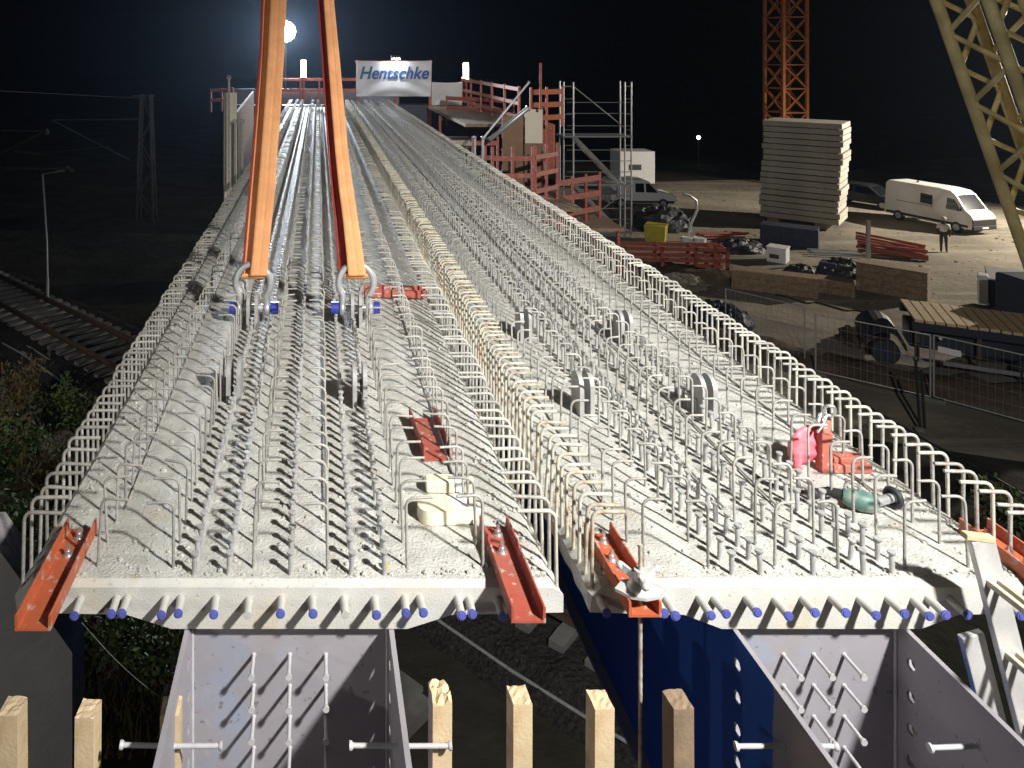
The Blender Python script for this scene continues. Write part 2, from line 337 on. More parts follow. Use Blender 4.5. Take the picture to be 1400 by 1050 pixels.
# ------------------------------------------------------------------ bridge girders
def hookpts(h, a, sgn, bot, br=.035, n=4):
    pts = [Vector((0,0,bot)), Vector((0,0,(bot+h-br)/2)), Vector((0,0,h-br))]
    for i in range(1, n+1):
        g = PI/2*i/n; pts.append(Vector((sgn*(br-br*math.cos(g)), 0, h-br+br*math.sin(g))))
    pts.append(Vector((sgn*a, 0, h))); return pts
YF, L = 3.12, 28.9
def girder(label, cx, s, hk_sp, hh, arm, tubes, edge_mats, seed):
    rnd = random.Random(seed); root = thing('bridge_girder', label, 'bridge girder', (cx, YF, 0), 0, 'precast bridge girders')
    hw = 1.11*s
    # concrete slab
    top = [(-hw+.045,0),(hw-.045,0)]; low = [(hw,-.045),(hw,-.115),(.66*s,-.125),(.48*s,-.182),(-.48*s,-.182),(-.66*s,-.125),(-hw,-.115),(-hw,-.045)]
    sec = top+low; n = len(sec); ys = [0, .035]
    y = .035
    while y < L: y += (.07 if y < 5 else .35); ys.append(min(y, L))
    vs = []; fs = []
    for i, yy in enumerate(ys):
        for q, (x, z) in enumerate(sec):
            if i == 0 and q < 2: z = -.014
            j = .006 if yy < 6 else .003
            vs.append((x + (rnd.uniform(-j, j) if abs(x) > .9*hw else 0), yy, z + (rnd.uniform(-j, j)*.6 if (q < 2 and i) or (abs(z+.045) < .01) else 0)))
    m = MB(); m.v = vs
    def face(q, mi): m.f.append(q); m.sm.append(False); m.mi.append(mi)
    for i in range(len(ys)-1):
        for q in range(n):
            q2 = (q+1) % n; face((i*n+q, (i+1)*n+q, (i+1)*n+q2, i*n+q2), 0 if (q == 0 and i) else 1)
    face(tuple(range(n)), 1); face(tuple((len(ys)-1)*n+q for q in range(n))[::-1], 1)
    m.obj('deck_slab', [M['deck'], M['conc']], root)
    # steel trough: webs with bolt holes beside the end plate, bottom flange, end plate
    xo, t = .425*s, .02; zb = -1.45
    for sg in (-1, 1):
        m = MB(); xa, xb = (xo-t)*sg, xo*sg
        m.box((xa,-.95,-.186), (xb,-.075,zb)); m.box((xa,.015,-.186), (xb,L,zb))
        zc = -.303; hc = .0655
        m.box((xa,-.075,-.186), (xb,.015,zc+hc)); nh = 7
        for k in range(nh):
            c = (-.03, zc-.131*k); r = .024
            sq = [(-.075,c[1]-hc),(-.03,c[1]-hc),(.015,c[1]-hc),(.015,c[1]),(.015,c[1]+hc),(-.03,c[1]+hc),(-.075,c[1]+hc),(-.075,c[1])]
            ci = [(c[0]+r*math.cos(a), c[1]+r*math.sin(a)) for a in [PI*1.25+PI/4*i for i in range(8)]]
            v8 = []
            for x in (xa, xb): v8 += [(x, a, b) for a, b in sq] + [(x, a, b) for a, b in ci]
            fq = []
            for i in range(8):
                j = (i+1) % 8
                fq += [(i,j,8+j,8+i), (16+i,24+i,24+j,16+j), (8+i,8+j,24+j,24+i)]
            m.add(v8, fq)
        m.box((xa,-.075,zc-.131*(nh-.5)), (xb,.015,zb))
        o = m.obj('web', [M['primer'], M['web_paint']], root)
        for p in o.data.polygons:
            if abs(p.normal.x) > .9 and abs(p.center.x) > (xo-t*.3): p.material_index = 1
    m = MB(); m.box((-xo-.06,-.95,zb-.025), (xo+.06,L,zb-.001)); m.obj('bottom_flange', M['primer'], root)
    m = MB(); m.box((-xo+t+.001,.05,-.199), (xo-t-.001,.075,zb)); m.obj('end_plate', M['primer'], root)
    for sg in (-1, 1):
        q = MB(); q.tube([(sg*(xo-t-.004), .046, -.215-.03*i) for i in range(40)], [.006+.0015*rnd.random() for i in range(40)], 6); q.obj('weld_seam', M['weld'], root)
    # headed studs
    def studmesh(ln, r, rh, mt, name):
        q = MB(); q.tube([(0,0,-.004),(0,0,ln-.014)], r, 10); q.tube([(0,0,ln-.014),(0,0,ln-.009),(0,0,ln)], [r*1.1, rh, rh], 10)
        q.ring((0,0,.002), (0,0,1), r*1.05, r*.35, 10, 5); return q.mesh(name, mt)
    sm = studmesh(.120, .0075, .013, M['weld'], 'end_plate_stud')
    for c in (-.153, 0, .153):
        for k in range(6):
            q = link('end_plate_stud', sm, root); q.location = (c*s*.97, .05, -.325-.128*k); q.rotation_euler = (R(90)+rnd.uniform(-.02,.02), rnd.uniform(-.02,.02), 0)
    wm = studmesh(.175, .0085, .015, M['weld'], 'web_stud')
    for sg in (-1, 1):
        for face_, xf in ((1, xo), (-1, xo-t)):
            for y0, zz in ((-.34, (-.352,-.477,-.60,-.73,-.85)), (-.60, (-.43,-.56,-.69,-.82))):
                for z in zz:
                    q = link('web_stud', wm, root); q.location = (sg*xf, y0, z)
                    q.rotation_euler = (rnd.uniform(-.03,.03), sg*face_*PI/2+rnd.uniform(-.03,.03), 0)
    # ducts with blue caps through the slab end
    for u in tubes:
        x = (u-U0)*3.05/F - cx; z = -.060+rnd.uniform(-.006,.004); ln = .080+rnd.uniform(0,.012)
        q = MB(); q.tube([(0,.02,0),(0,-ln,0)], .0165, 14); o = q.obj('duct', M['pvc'], root); o.location = (x,0,z); o.rotation_euler = (rnd.uniform(-.05,.05),0,rnd.uniform(-.06,.06))
        if rnd.random() < .93:
            q = MB(); q.tube([(0,-ln+.001,0),(0,-ln-.004,0)], .0185, 14); q.tube([(0,-ln-.0045,0),(0,-ln-.007,0)], .012, 12)
            q.obj('cap', M['blue_cap'], o)
    # reinforcement: near bars one object each, the far bulk merged
    near = {}; far = {}
    def put(kind, key, mesh, mb, x, y, rz=0, tx=0, ty=0, sz=1, lim=100):
        near.setdefault(kind, []); far.setdefault((kind, key), MB()); near[kind].append((y, x, key, mesh, mb, rz, tx, ty, sz))
    hm = {}
    def hmesh(key, h, a, sg, bot, mt, r=.008):
        if key not in hm:
            q = MB(); q.tube(hookpts(h, a, sg, bot), r, 8); q2 = MB(); q2.tube(hookpts(h, a, sg, bot, n=2), r, 5); hm[key] = (q.mesh(key[0], mt), q2, mt)
        return hm[key]
    for sg in (-1, 1):
        mt = edge_mats[0 if sg < 0 else 1]; y = .03
        while y < L-.1:
            kk = rnd.random(); m_ = mt[0] if kk > mt[2] else mt[1]
            key = ('edge_hook', sg, m_.name); me, mb, _ = hmesh(key, hh, arm, -sg, -.045, m_)
            put('edge_hook', key, me, mb, sg*(hw-.016), y, rnd.gauss(0,.04), rnd.gauss(0,.012), rnd.gauss(0,.02), rnd.uniform(.96,1.03))
            y += hk_sp*rnd.uniform(.88,1.12)
    for xo_, sg, a in ((-.81,1,.11),(-.49,-1,.11),(-.155,1,.10),(.155,-1,.10),(.49,1,.11),(.81,-1,.11)):
        y = .10
        while y < L-.1:
            key = ('stirrup', sg, round(a, 2)); me, mb, _ = hmesh(key, .285, a*s*1.02, sg, -.01, M['rebar'], .0062)
            put('stirrup', key, me, mb, xo_*s, y+rnd.uniform(-.012,.012), rnd.gauss(0,.10 if s == 1 else .05), rnd.gauss(0,.022), rnd.gauss(0,.022), rnd.uniform(.94,1.04))
            y += .155
    q = MB(); q.tube([(0,0,-.005),(0,0,.085)], .0105, 10); q.tube([(0,0,.085),(0,0,.088),(0,0,.098)], [.011,.0165,.0165], 10)
    q2 = MB(); q2.tube([(0,0,0),(0,0,.085)], .0105, 6); q2.tube([(0,0,.085),(0,0,.098)], .0165, 6)
    sme = q.mesh('shear_stud', M['stud'])
    hm[('shear_stud',)] = (sme, q2, M['stud'])
    for xo_ in (-.395,-.255,0,.255,.395):
        y = .06
        while y < L-.1:
            put('shear_stud', ('shear_stud',), sme, q2, xo_*s+rnd.uniform(-.004,.004), y, 0, rnd.gauss(0,.03), rnd.gauss(0,.03), rnd.uniform(.95,1.05)); y += .088
    for kind, lst in near.items():
        lst.sort(key=lambda e: e[0])
        for i, (y, x, key, me, mb, rz, tx, ty, sz) in enumerate(lst):
            if i < 100:
                o = link(kind, me, root); o.location = (x, y, 0); o.rotation_euler = (tx, ty, rz); o.scale = (1, 1, sz)
            else:
                T = Matrix.Translation((x, y, 0)) @ Euler((tx, ty, rz)).to_matrix().to_4x4() @ Matrix.Diagonal((1, 1, sz, 1))
                tgt = far[(kind, key)]; o0 = len(tgt.v); tgt.v += [tuple(T @ Vector(p)) for p in mb.v]
                tgt.f += [tuple(i+o0 for i in f) for f in mb.f]; tgt.sm += mb.sm; tgt.mi += mb.mi
    byk = {}
    for (kind, key), mb in far.items():
        if not mb.v: continue
        B = byk.setdefault(kind, (MB(), [])); mt = hm[key][2]
        if mt not in B[1]: B[1].append(mt)
        o0 = len(B[0].v); B[0].v += mb.v; B[0].f += [tuple(i+o0 for i in f) for f in mb.f]; B[0].sm += mb.sm; B[0].mi += [B[1].index(mt)]*len(mb.f)
    for kind, (mb, mts) in byk.items():
        o = mb.obj('distant_'+kind+'_field', mts, root, recalc=False); o['kind'] = 'stuff'
    # long bars laid on the deck along the hook rows
    for x in (-.80*s, .80*s, -.16*s, .145*s):
        q = MB(); q.tube([(x+rnd.uniform(-.01,.01), .5+i*1.4, .006+.012*rnd.random()) for i in range(20)], .006, 6); q.obj('long_bar', M['rebar'], root)
    return root

R_, S_, Y_ = M['rebar'], M['slurry'], M['rusty']
CXL, CXR, SR = -.117, 2.045, .845
gl = girder('left bridge girder, the one hung from the two orange slings', CXL, 1.0, .10, .28, .155,
            [103,153,168,222,243,292,338,384,427,471,514,556,577,630,646,686], ((R_, R_, 0), (R_, S_, .35)), 5)
gr = girder('right bridge girder without slings, with the pink bundle on its deck', CXR, SR, .08, .27, .135,
            [828,906,922,968,989,1034,1074,1113,1153,1192,1232,1268,1288,1318,1374,1391], ((S_, Y_, .38), (R_, S_, .25)), 8)

for root, cx_, s_ in ((gl, CXL, 1.0), (gr, CXR, SR)):
    rnd = random.Random(int(cx_*100)+50); m = MB()
    for i in range(2600):
        y = .05+9*rnd.random()**1.8; x = rnd.uniform(-1.04, 1.04)*s_
        if rnd.random() < .35: x = (1.0 + rnd.gauss(0, .03))*s_*rnd.choice((-1, 1)); x = max(-1.05*s_, min(1.05*s_, x))
        r = rnd.choice((.003,.004,.005,.006,.008,.011))*rnd.uniform(.7, 1.3)
        m.ball((x,y,r*.3), r, 5, 3, (rnd.uniform(.8,1.5), rnd.uniform(.8,1.5), rnd.uniform(.5,.9)))
    m.sm = [False]*len(m.f); o = m.obj('mortar_crumb_scatter', M['deck'], root, recalc=False); o['kind'] = 'stuff'

# lifting lugs: pairs of round-topped plates
def lug(root, x, y, h=.27, wd=.20):
    m = MB(); prof = [(-wd/2,-.01),(wd/2,-.01),(wd/2,h-wd/2)]
    prof += [(wd/2*math.cos(a), h-wd/2+wd/2*math.sin(a)) for a in [PI*i/14 for i in range(1, 14)]] + [(-wd/2,h-wd/2)]
    for dx in (-.045, .018): m.prism(prof, (dx,0,0), (0,1,0), (0,0,1), (1,0,0), .026)
    o = m.obj('lifting_lug', M['lug'], root); o.location = (x, y, 0); return o
LY = 6.1
LXa, LXb = (346-U0)*LY/F, (487-U0)*LY/F
lug(gl, LXa-CXL, LY-YF); lug(gl, LXb-CXL, LY-YF)
lug(gl, -.525-CXL, 4.85-YF, .25); lug(gl, .255-CXL, 4.75-YF, .25)
for u, v in ((797,562),(962,566),(716,462),(852,468)):
    Y = F*HC/(v-V0); lug(gr, (u-U0)*Y/F-CXR, Y-YF, .24, .16)

# ------------------------------------------------------------------ shackles and slings
def shackle(x, label, flip):
    r = thing('bow_shackle', label, 'shackle', (x, LY, .14), 0, 'bow shackles at the sling ends')
    pts = []
    for i in range(25):
        g = PI*1.22 - (PI*1.44)*i/24; pts.append((.138*math.cos(g), 0, .20+.138*math.sin(g)*1.08))
    pts = [(-.112,0,0)]+pts[0:]+[(.112,0,0)]
    m = MB(); m.tube(pts, .026, 12); m.ring((-.112,0,0), (1,0,0), .036, .024, 16, 8); m.ring((.112,0,0), (1,0,0), .036, .024, 16, 8)
    m.obj('bow', M['galv'], r)
    m = MB(); m.tube([(-.17,0,0),(.17,0,0)], .027, 14); m.obj('pin', M['galv'], r)
    sg = -1 if flip else 1
    m = MB(); m.tube([(sg*.14,0,0),(sg*.20,0,0)], .050, 6); m.obj('nut', M['blue_bolt'], r)
    m = MB(); m.tube([(-sg*.14,0,0),(-sg*.185,0,0)], .046, 16); m.obj('bolt_head', M['blue_bolt'], r)
    return r
shackle(LXa, 'steel bow shackle under the left orange sling', False)
shackle(LXb, 'steel bow shackle under the right orange sling', True)

def sling(label, bot, pts_px, wb, seam):
    # pts_px: centre u,v and width px of the front strand, at depth LY, rising to the hook
    r = thing('lifting_sling', label, 'sling', bot, 0, 'orange lifting slings')
    def ribbon(name, off, dy, wmul, mt, thick=.012, twist=.0):
        n = len(pts_px); vs = []; fs = []
        for i, (u, v, wpx) in enumerate(pts_px):
            Y = LY - .03 + dy - .0*i; c = P(u, v, Y) - Vector(bot); k = Y/F
            wpx *= 1.14; wd = wpx*k*wmul/2; cx = c.x + off*wpx*k
            wb_ = .05*math.sin(2.1*i+off*9)+.03*math.sin(5.3*i); wd *= 1+.5*wb_; cx += wb_*.02
            prof = [(-1,-.2),(-.93,-.9),(-.62,-1.0),(-.5,-.93),(-.38,-1.0),(-.06,-.95),(.05,-.72),(.16,-.95),(.45,-1.0),(.56,-.93),(.67,-1.0),(.93,-.9),(1,-.2),(.93,.8),(0,1),(-.93,.8)]
            for a, b in prof: vs.append((cx+a*wd, c.y+b*thick*1.15 + a*twist*wd, c.z))
        k = 16
        for i in range(n-1):
            for j in range(k): fs.append((i*k+j, i*k+(j+1)%k, (i+1)*k+(j+1)%k, (i+1)*k+j))
        m = MB(); m.add(vs, fs, True); m.add(vs[:k], [tuple(range(k))]); m.add(vs[-k:], [tuple(range(k))[::-1]])
        return m.obj(name, mt, r)
    ribbon('front_strand', .13+seam, 0, .70, M['sling'], twist=.05)
    ribbon('rear_strand', -.22, .075, .62 if seam < .065 else .40, M['sling'] if seam < .065 else M['sling_edge'], twist=-.05)
    ribbon('sleeve_edge', -.47, .05, .10, M['sling_edge'], .01)
    # the eye wrapped round the shackle crown
    m = MB(); c = Vector((pts_px[0][0]-U0, 0, 0))
    q = []; wd = pts_px[0][2]*LY/F/2
    zc = P(0, pts_px[0][1], LY).z - bot[2]
    prof = []
    for i in range(13):
        a = PI + PI*i/12; prof.append((.055*math.cos(a), .055*math.sin(a)-.0))
    for i in range(12, -1, -1):
        a = PI + PI*i/12; prof.append((.038*math.cos(a), .038*math.sin(a)))
    m.prism(prof, (-wd, .04, zc+.012), (0,1,0), (0,0,1), (1,0,0), 2*wd, True); m.obj('eye', M['sling'], r)
    return r
zb_ = P(0, 376, LY).z
sling('left orange lifting sling, the wider one crossing the bright lamp', (LXa, LY, zb_),
      [(347,376,29),(350,345,29),(354,300,30),(357.5,260,30),(361.5,210,29),(366,150,29),(371,75,28),(374,10,29),(379,-80,25),(386,-200,22),(397,-420,18)], 1, .06)
sling('right orange lifting sling with a dark red edge', (LXb, LY, zb_),
      [(481,376,31),(478,345,30),(473,300,27),(467.5,260,25),(462,210,23),(457,150,22),(451,75,20),(446,10,19),(440,-80,18),(430,-200,17),(413,-420,15)], 1, .07)
hk = thing('crane_hook', 'steel crane hook high above the girder holding both orange slings', 'crane hook', (P(405,-420,LY).x, LY, P(405,-420,LY).z))
m = MB(); m.tube([(.10,0,.02),(.09,0,-.10),(0,0,-.16),(-.10,0,-.10),(-.11,0,.04),(-.05,0,.16),(0,0,.22),(0,0,.45)], [.025,.045,.06,.055,.05,.04,.04,.04], 12); m.obj('hook', M['galv'], hk)
m = MB(); m.box((-.16,-.09,.45), (.16,.09,.95)); bevel(m.obj('hook_block', M['yellow_crane'], hk), .02)
m = MB(); m.tube([(-.08,0,.95),(-.08,0,9)], .012, 6); m.tube([(.08,0,.95),(.08,0,9)], .012, 6); m.obj('hoist_rope', M['mast'], hk)

# ------------------------------------------------------------------ steel channels
def channel(label, loc, ln, wd, h, mt, rz=0, bolts=2, nm='steel_channel', t=.009):
    r = thing(nm, label, 'steel channel', loc, rz, 'red steel channels on the girders')
    m = MB(); prof = [(-wd/2,0),(wd/2,0),(wd/2,h),(wd/2-t,h),(wd/2-t*1.3,t),(-wd/2+t*1.3,t),(-wd/2+t,h),(-wd/2,h)]
    m.prism(prof, (0,0,0), (1,0,0), (0,0,1), (0,1,0), ln); bevel(m.obj('profile', mt, r), .0025)
    for i in range(bolts):
        y = ln-.06-.12*i
        q = MB(); q.tube([(0,0,t),(0,0,t+.004)], .022, 16); q.tube([(0,0,t+.004),(0,0,t+.022)], .015, 6); q.tube([(0,0,t+.02),(0,0,t+.042)], .0085, 10)
        o = q.obj('bolt', M['bolt'], r); o.location = (.005*(-1)**i, y, 0)
    return r
channel('orange red channel overhanging the outer front corner of the left girder', (-1.063,2.86,.004), .60, .135, .06, M['orange_steel'])
channel('dull red channel overhanging the front of the left girder beside the gap', (.795,2.90,.004), .58, .13, .06, M['red_steel'])
channel('orange red channel with a wing nut, overhanging the right girder beside the gap', (1.248,2.93,.004), .50, .125, .06, M['orange_steel'])
channel('orange red channel on the outer corner of the right girder behind the ladder', (2.955,2.84,.004), .62, .135, .06, M['orange_steel'])
channel('short dark red channel lying loose on the left girder behind the cream canister', (.635,4.06,.004), .46, .155, .075, M['red_steel'], R(3), 0)
channel('dark red channel lying across the left girder behind the right shackle', (.95,6.78,.02), .56, .14, .07, M['red_steel'], R(86), 0)

# tie rod with wing nut through the third channel
tr_ = thing('tie_rod', 'threaded tie rod with a big wing nut passing through an orange channel', 'tie rod', (1.252, 2.985, 0))
m = MB()
pts = [(0,0,-2.6+.0195*i) for i in range(int(2.87/.0195))]
m.tube(pts, [.0075 if i % 2 else .0088 for i in range(len(pts))], 8); m.obj('rod', M['rusty'], tr_)
m = MB(); m.prism([(-.10,-.0),(-.055,.045),(0,.058),(.055,.045),(.10,0),(.055,-.045),(0,-.058),(-.055,-.045)], (0,0,.066), (1,0,0), (0,1,0), (0,0,1), .012)
m.tube([(0,0,.078),(0,0,.092),(0,0,.105)], [.05,.045,.028], 16); bevel(m.obj('plate', M['alu'], tr_), .003)
m = MB(); m.tube([(0,0,.105),(0,0,.150)], .024, 8)
for a in (20, 140, 260):
    c, s_ = math.cos(R(a)), math.sin(R(a))
    m.bar((c*.015,s_*.015,.118), (c*.078,s_*.078,.135), .016, .028); m.ball((c*.078,s_*.078,.135), .016, 8, 6)
m.obj('wing_nut', M['alu'], tr_)

# ------------------------------------------------------------------ loose things on the decks
cn = thing('plastic_canister', 'cream plastic canister with a white label lying on the left girder', 'canister', (.60, 3.575, .0), R(4))
m = MB()
def rrect(w_, h_, r, n=5):
    o = []
    for cx_, cy_, a0 in ((w_/2-r,h_/2-r,0),(-w_/2+r,h_/2-r,90),(-w_/2+r,-h_/2+r,180),(w_/2-r,-h_/2+r,270)):
        for i in range(n+1): a = R(a0+90*i/n); o.append((cx_+r*math.cos(a), cy_+r*math.sin(a)))
    return o
m.prism([(x, y) for x, y in rrect(.275,.14,.055,7)], (0,0,.004), (1,0,0), (0,1,0), (0,0,1), .062); bevel(m.obj('body', M['cream_plastic'], cn), .016, 4)
m = MB(); m.box((.015,-.050,.0665), (.105,.050,.0677)); m.obj('label_sticker', M['label'], cn)
m = MB(); m.box((-.004,-.0705,.006), (.004,.0705,.0675)); bevel(m.obj('seam', M['cream_plastic'], cn), .002)
m = MB(); m.tube([(.134,.0,.034),(.155,.0,.034)], [.026,.023], 18); m.obj('cap', M['label'], cn)
bx = thing('plastic_tray', 'small cream plastic box behind the canister on the left girder', 'plastic box', (.65, 3.79, 0), R(-2))
m = MB(); m.box((-.12,-.035,.003), (.02,.045,.06)); bevel(m.obj('tub', M['cream_plastic'], bx), .008)
m = MB(); m.box((.025,-.03,.003), (.06,.04,.05)); bevel(m.obj('flap', M['label'], bx), .006)
m = MB(); m.box((.065,-.035,.003), (.12,.045,.055)); bevel(m.obj('lid', M['cream_plastic'], bx), .01)

yc = tag((lambda q: q.obj('yellow_spacer_cap', M['yellow']))((lambda q: (q.tube([(0,0,0),(0,0,.012),(0,0,.03)], [.014,.014,.006], 10), q)[1])(MB())), 'tiny yellow plastic cap beside a stud near the left girder end', 'plastic cap')
yc.location = ((527-U0)*3.22/F, 3.22, .001)

# pink bundle, red clamp, chain, green grinder
pk = P(1103, 632, 4.02); pk.z = 0
pb = thing('pink_sheet_bundle', 'bright pink crumpled plastic bundle leaning beside the red clamp', 'plastic bundle', pk)
m = MB(); n, k = 22, 14; vs = []; fs = []; rnd = random.Random(4)
ph = [rnd.uniform(0, 6) for _ in range(6)]
for i in range(k+1):
    th = PI*i/k
    for j in range(n):
        a = 2*PI*j/n
        rr = 1+.09*math.sin(3*a+ph[0]+th*2)+.07*math.sin(5*a+ph[1]-th*3)+.05*math.sin(7*a+ph[2])
        x = .088*rr*math.sin(th)**.8*math.cos(a); y = .045*rr*math.sin(th)*math.sin(a); z = .098*math.cos(th)*(1+.07*math.sin(2*a+ph[3]))+.05*x
        vs.append((x+.02*math.cos(th), y+.10*max(0,.09-abs(z))*math.sin(9*th), .112+z))
for i in range(k):
    for j in range(n): fs.append((i*n+j, (i+1)*n+j, (i+1)*n+(j+1)%n, i*n+(j+1)%n))
m.add(vs, fs, True); m.obj('sheet', M['pink'], pb)
m = MB()
tl = [(-.045,-.01,.075),(-.062,-.02,.04),(-.07,-.035,.012),(-.055,-.05,.008)]
m.tube(tl, [.030,.026,.020,.010], 8); m.obj('tail', M['pink'], pb)
cl = P(1130, 640, 3.97); cl.z = 0
rc = thing('red_clamp', 'salmon red steel clamp with upright post and ring on the right girder', 'steel clamp', cl)
m = MB(); m.box((-.042,-.03,0), (.015,.03,.21)); m.bar((-.02,-.02,.20), (-.005,.0,.265), .034, .04, (1,0,0)); bevel(m.obj('upright', M['clamp'], rc), .006)
m = MB(); m.box((.016,-.035,.004), (.215,.05,.045)); m.box((.03,-.015,.045), (.20,.045,.075)); bevel(m.obj('base', M['clamp'], rc), .006)
m = MB(); m.ring((.008,-.01,.315), (.3,1,.1), .027, .009, 20, 8); m.obj('ring', M['chrome'], rc)
m = MB(); m.tube([(-.005,-.012,.295),(-.04,-.03,.245),(-.07,-.035,.215)], .007, 8); m.tube([(-.03,-.0,.295),(-.055,-.02,.262)], .007, 8); m.obj('handle', M['chrome'], rc)
gp = P(1178, 700, 3.62); gp.z = 0
gt = thing('angle_grinder', 'green hand tool with black cable and steel neck lying on the right girder', 'power tool', gp, R(-4))
m = MB(); m.tube([(-.07,.03,.055),(-.05,.02,.052),(.0,.0,.048),(.045,-.015,.045),(.06,-.02,.045)], [.03,.042,.048,.042,.03], 14); bevel(m.obj('body', M['green'], gt), .003)
m = MB(); m.tube([(.058,-.01,.05),(.15,.03,.05)], [.022,.020], 14); m.obj('neck', M['galv'], gt)
m = MB(); m.ring((.165,.035,.05), (1,.35,0), .036, .014, 20, 8); m.obj('guard', M['black'], gt)
m = MB(); m.tube([(.17,.037,.05),(.185,.04,.05)], .034, 18); m.tube([(.185,.04,.05),(.215,.045,.048)], .012, 10); m.obj('disc', M['galv'], gt)
m = MB(); m.tube([(-.065,.03,.055),(-.11,.07,.05),(-.15,.095,.03)], [.024,.020,.016], 12)
m.tube([(-.15,.095,.03),(-.20,.125,.012),(-.27,.15,.01),(-.34,.20,.01),(-.36,.30,.01)], .008, 8); m.ball((-.155,.10,.02), .026, 10, 7); m.obj('handle', M['black'], gt)
m = MB(); m.ring((-.03,.02,.098), (.3,1,.0), .03, .007, 18, 8); m.obj('bail', M['chrome'], gt)

# ------------------------------------------------------------------ ladder at the right front corner
ld = thing('ladder', 'scuffed aluminium ladder leaning on the front corner of the right girder', 'ladder', (2.62, 2.9, 0))
def rail_pts(z): return -.035 + (.24-z)*.255
for nm, y0 in (('stile', .09), ('stile', -.36)):
    m = MB(); a = (rail_pts(.27), y0, .27); b = (rail_pts(-3.2), y0, -3.2)
    m.bar(a, b, .030, .092, (1,0,.255)); bevel(m.obj(nm, M['alu'], ld), .004)
m = MB(); a = (rail_pts(-.14)-.10, .14, -.14); b = (rail_pts(-3.2)-.10, .14, -3.2); m.bar(a, b, .028, .09, (1,0,.255)); bevel(m.obj('extension_stile', M['alu'], ld), .004)
m = MB(); x = rail_pts(.255); m.bar((x-.015,.09,.262), (x-.012,.09,.285), .034, .11, (1,0,0)); bevel(m.obj('end_cap', M['wood'], ld), .004)
for k in range(11):
    z = .105-.28*k; x = rail_pts(z)
    m = MB(); m.box((x-.030,-.36,z-.012), (x-.010,.09,z+.012)); bevel(m.obj('rung', M['rung'], ld), .003)
    m = MB(); m.box((x+.012,-.36,z-.012), (x+.032,.09,z+.012)); bevel(m.obj('rung', M['rung'], ld), .003)

# ------------------------------------------------------------------ timber posts of the formwork in front
for i, (u, v) in enumerate(((10,962),(115,966),(232,962),(605,942),(715,947),(827,953),(935,953))):
    Y = 2.8; t_ = P(u, v+16, Y); wd = .073+random.uniform(-.003,.004); dp = .085
    labs = ['pale timber post at the left picture edge', 'pale timber post under the outer channel of the left girder', 'timber post half hidden beside the lilac box web',
            'timber post with splintered top beside the right web studs', 'clean sawn timber post below the dull red channel', 'timber post between the steel tie rod and the dull red channel', 'dark weathered timber post in front of the blue web']
    m = MB(); n = 5; vs = []; fs = []
    jag = .02 if i == 3 else .004
    for a in range(n+1):
        for b in range(n+1): vs.append((-wd/2+wd*a/n, dp*b/n, random.uniform(-jag, jag*.6)))
    for a in range(n):
        for b in range(n): fs.append((a*(n+1)+b, (a+1)*(n+1)+b, (a+1)*(n+1)+b+1, a*(n+1)+b+1))
    per = [(a, 0) for a in range(n)]+[(n, b) for b in range(n)]+[(a, n) for a in range(n, 0, -1)]+[(0, b) for b in range(n, 0, -1)]
    idx = [a*(n+1)+b for a, b in per]; o0 = len(vs); vs += [(vs[q][0], vs[q][1], -2.2) for q in idx]
    for q in range(len(idx)): q2 = (q+1) % len(idx); fs.append((idx[q2], idx[q], o0+q, o0+q2))
    m.add(vs, fs); o = m.obj('timber_post', M['oldwood'] if i == 6 else M['wood']); o.location = t_
    o.rotation_euler = (random.uniform(-.01,.01), random.uniform(-.012,.012), R(-4 if i < 2 else 3))
    tag(o, labs[i], 'timber post', 'formwork timber posts')
wl = thing('waler_beam', 'timber waler low down behind the row of timber posts', 'timber beam', (0, 2.95, -1.9))
m = MB(); m.box((-2.4,-.04,-.1), (-.62,.06,.1)); m.box((.40,-.04,-.1), (1.52,.06,.1)); m.obj('beam', M['oldwood'], wl)

# sloping wing wall at lower left, slack line, shadowed pier
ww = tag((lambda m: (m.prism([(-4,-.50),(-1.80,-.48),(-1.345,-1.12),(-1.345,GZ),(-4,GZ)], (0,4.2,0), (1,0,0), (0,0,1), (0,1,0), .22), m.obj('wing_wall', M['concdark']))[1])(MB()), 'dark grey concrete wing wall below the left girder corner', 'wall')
m = MB(); a, b = P(112,851,3.6), P(240,968,3.3); m.tube([a+(b-a)*i/10+Vector((0,0,-.03*math.sin(PI*i/10))) for i in range(11)], .0022, 5); tag(m.obj('tie_line', M['galv']), 'thin pale line hanging down under the left girder', 'line')

